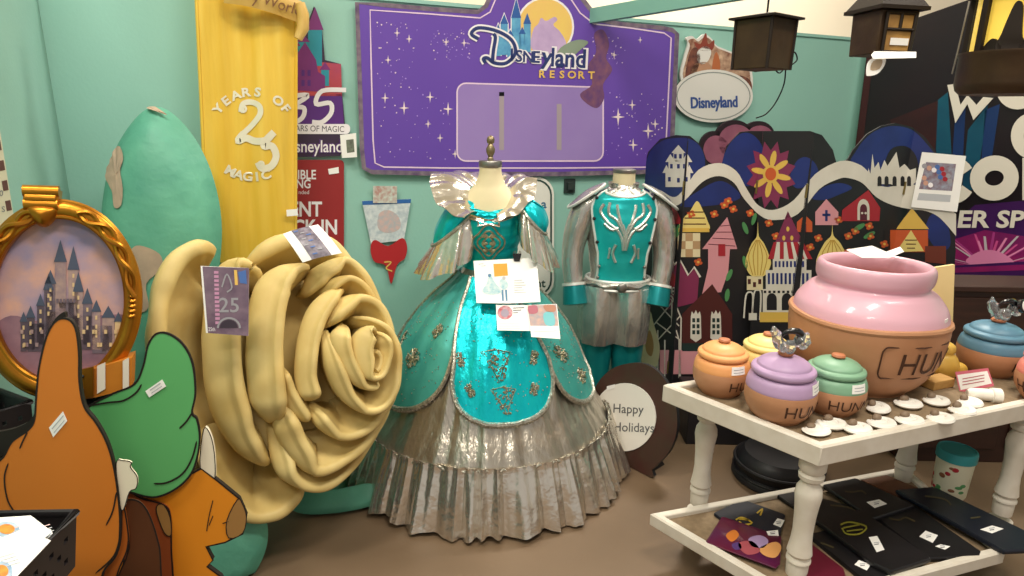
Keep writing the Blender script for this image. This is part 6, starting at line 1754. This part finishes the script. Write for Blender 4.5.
case([(625, 132), (742, 122), (1030, 262), (1040, 318), (960, 322)], zz + .02, .018, NAVC, 'dark navy case with a white sticker at the right end of the lower shelf', [[(890, 244), (926, 232), (962, 242), (926, 256)]], gp_([[(720, 142), (780, 152), (800, 170)], [(860, 210), (890, 206)]], CASEG2))
case([(340, 330), (372, 296), (470, 372), (478, 400), (360, 420)], zz, .012, mat('maroon_cover', '#5b1227', .4), 'maroon folder lying behind the near leg at the front of the lower shelf', nm='folder', cat='folder', group=None)
MAP = mat('maroon_packet', '#5e1128', .3, var='#4b1440', vs=7, coat=.3)
def pk(B_):
    for p, m_ in (([(180, 272), (215, 262), (240, 278), (225, 300), (190, 296)], mat('packet_lavender', '#a48bb5', .5)), ([(150, 285), (190, 280), (215, 310), (180, 322), (155, 306)], mat('packet_rose', '#a04c55', .5)), ([(215, 300), (262, 282), (280, 300), (262, 330), (225, 322)], mat('packet_apricot', '#d79a5c', .5)), ([(110, 262), (135, 245), (150, 262), (128, 282)], mat('packet_orange', '#c9742c', .5)), ([(128, 290), (150, 284), (158, 302), (138, 306)], mat('packet_indigo', '#50346e', .5))):
        B_.poly(S3(sm(p, 4)), m_, .0004, .0006)
case([(46, 286), (98, 206), (280, 268), (276, 352), (262, 366)], zz + .013, .006, MAP, 'shiny maroon packet with orange and lavender printing at the left end of the lower shelf', [[(234, 250), (270, 246), (272, 264), (240, 262)]], pk, nm='printed_packet', cat='packet', group=None)
# tumbler with teal lid
p = at_z(948, 494, ZB); 
h = at_y(949, 446, p.y).z - p.z; r = 17.5 * mpp(p + V((0, 0, .1)))
CUP = mat('tumbler_print', '#d9d6bd', .45); root = thing('tumbler', p, 'cream tumbler with a teal lid and small red and green motifs on the lower shelf', 'tumbler')
mb = MB(); mb.lathe([(0, .002), (r * .78, .002), (r * .84, .012), (r * .93, h * .72), (r * .95, h * .76), (0, h * .76)], p, CUP, 36); bd = mb.build('body', root)
mb = MB(); mb.lathe([(r * .9, h * .76), (r * 1.0, h * .765), (r * 1.0, h * .90), (r * .97, h * .94), (r * .9, h * .95), (r * .88, h * .93), (0, h * .93)], p, mat('tumbler_lid', '#2f8f95', .4), 36); mb.build('lid', root)
mb = MB(); rr = random.Random(4)
for k in range(26):
    a_ = rr.uniform(-PI, PI); v = rr.uniform(.1, .68); q = p + V(((r * (.84 + .12 * v)) * math.sin(a_), -(r * (.84 + .12 * v)) * math.cos(a_), h * v))
    mm = (SRD, SGR, mat('motif_brown', '#7a4f35', .5))[k % 3]
    nrm = V((math.sin(a_), -math.cos(a_), 0)); tx = V((math.cos(a_), math.sin(a_), 0)); Mq = Matrix((tx, nrm, V((0, 0, 1)))).transposed()
    mb.blob(q, (rr.uniform(.008, .014), .002, rr.uniform(.006, .011)), mm, 10, 6, Mq)
mb.build('motifs', bd)
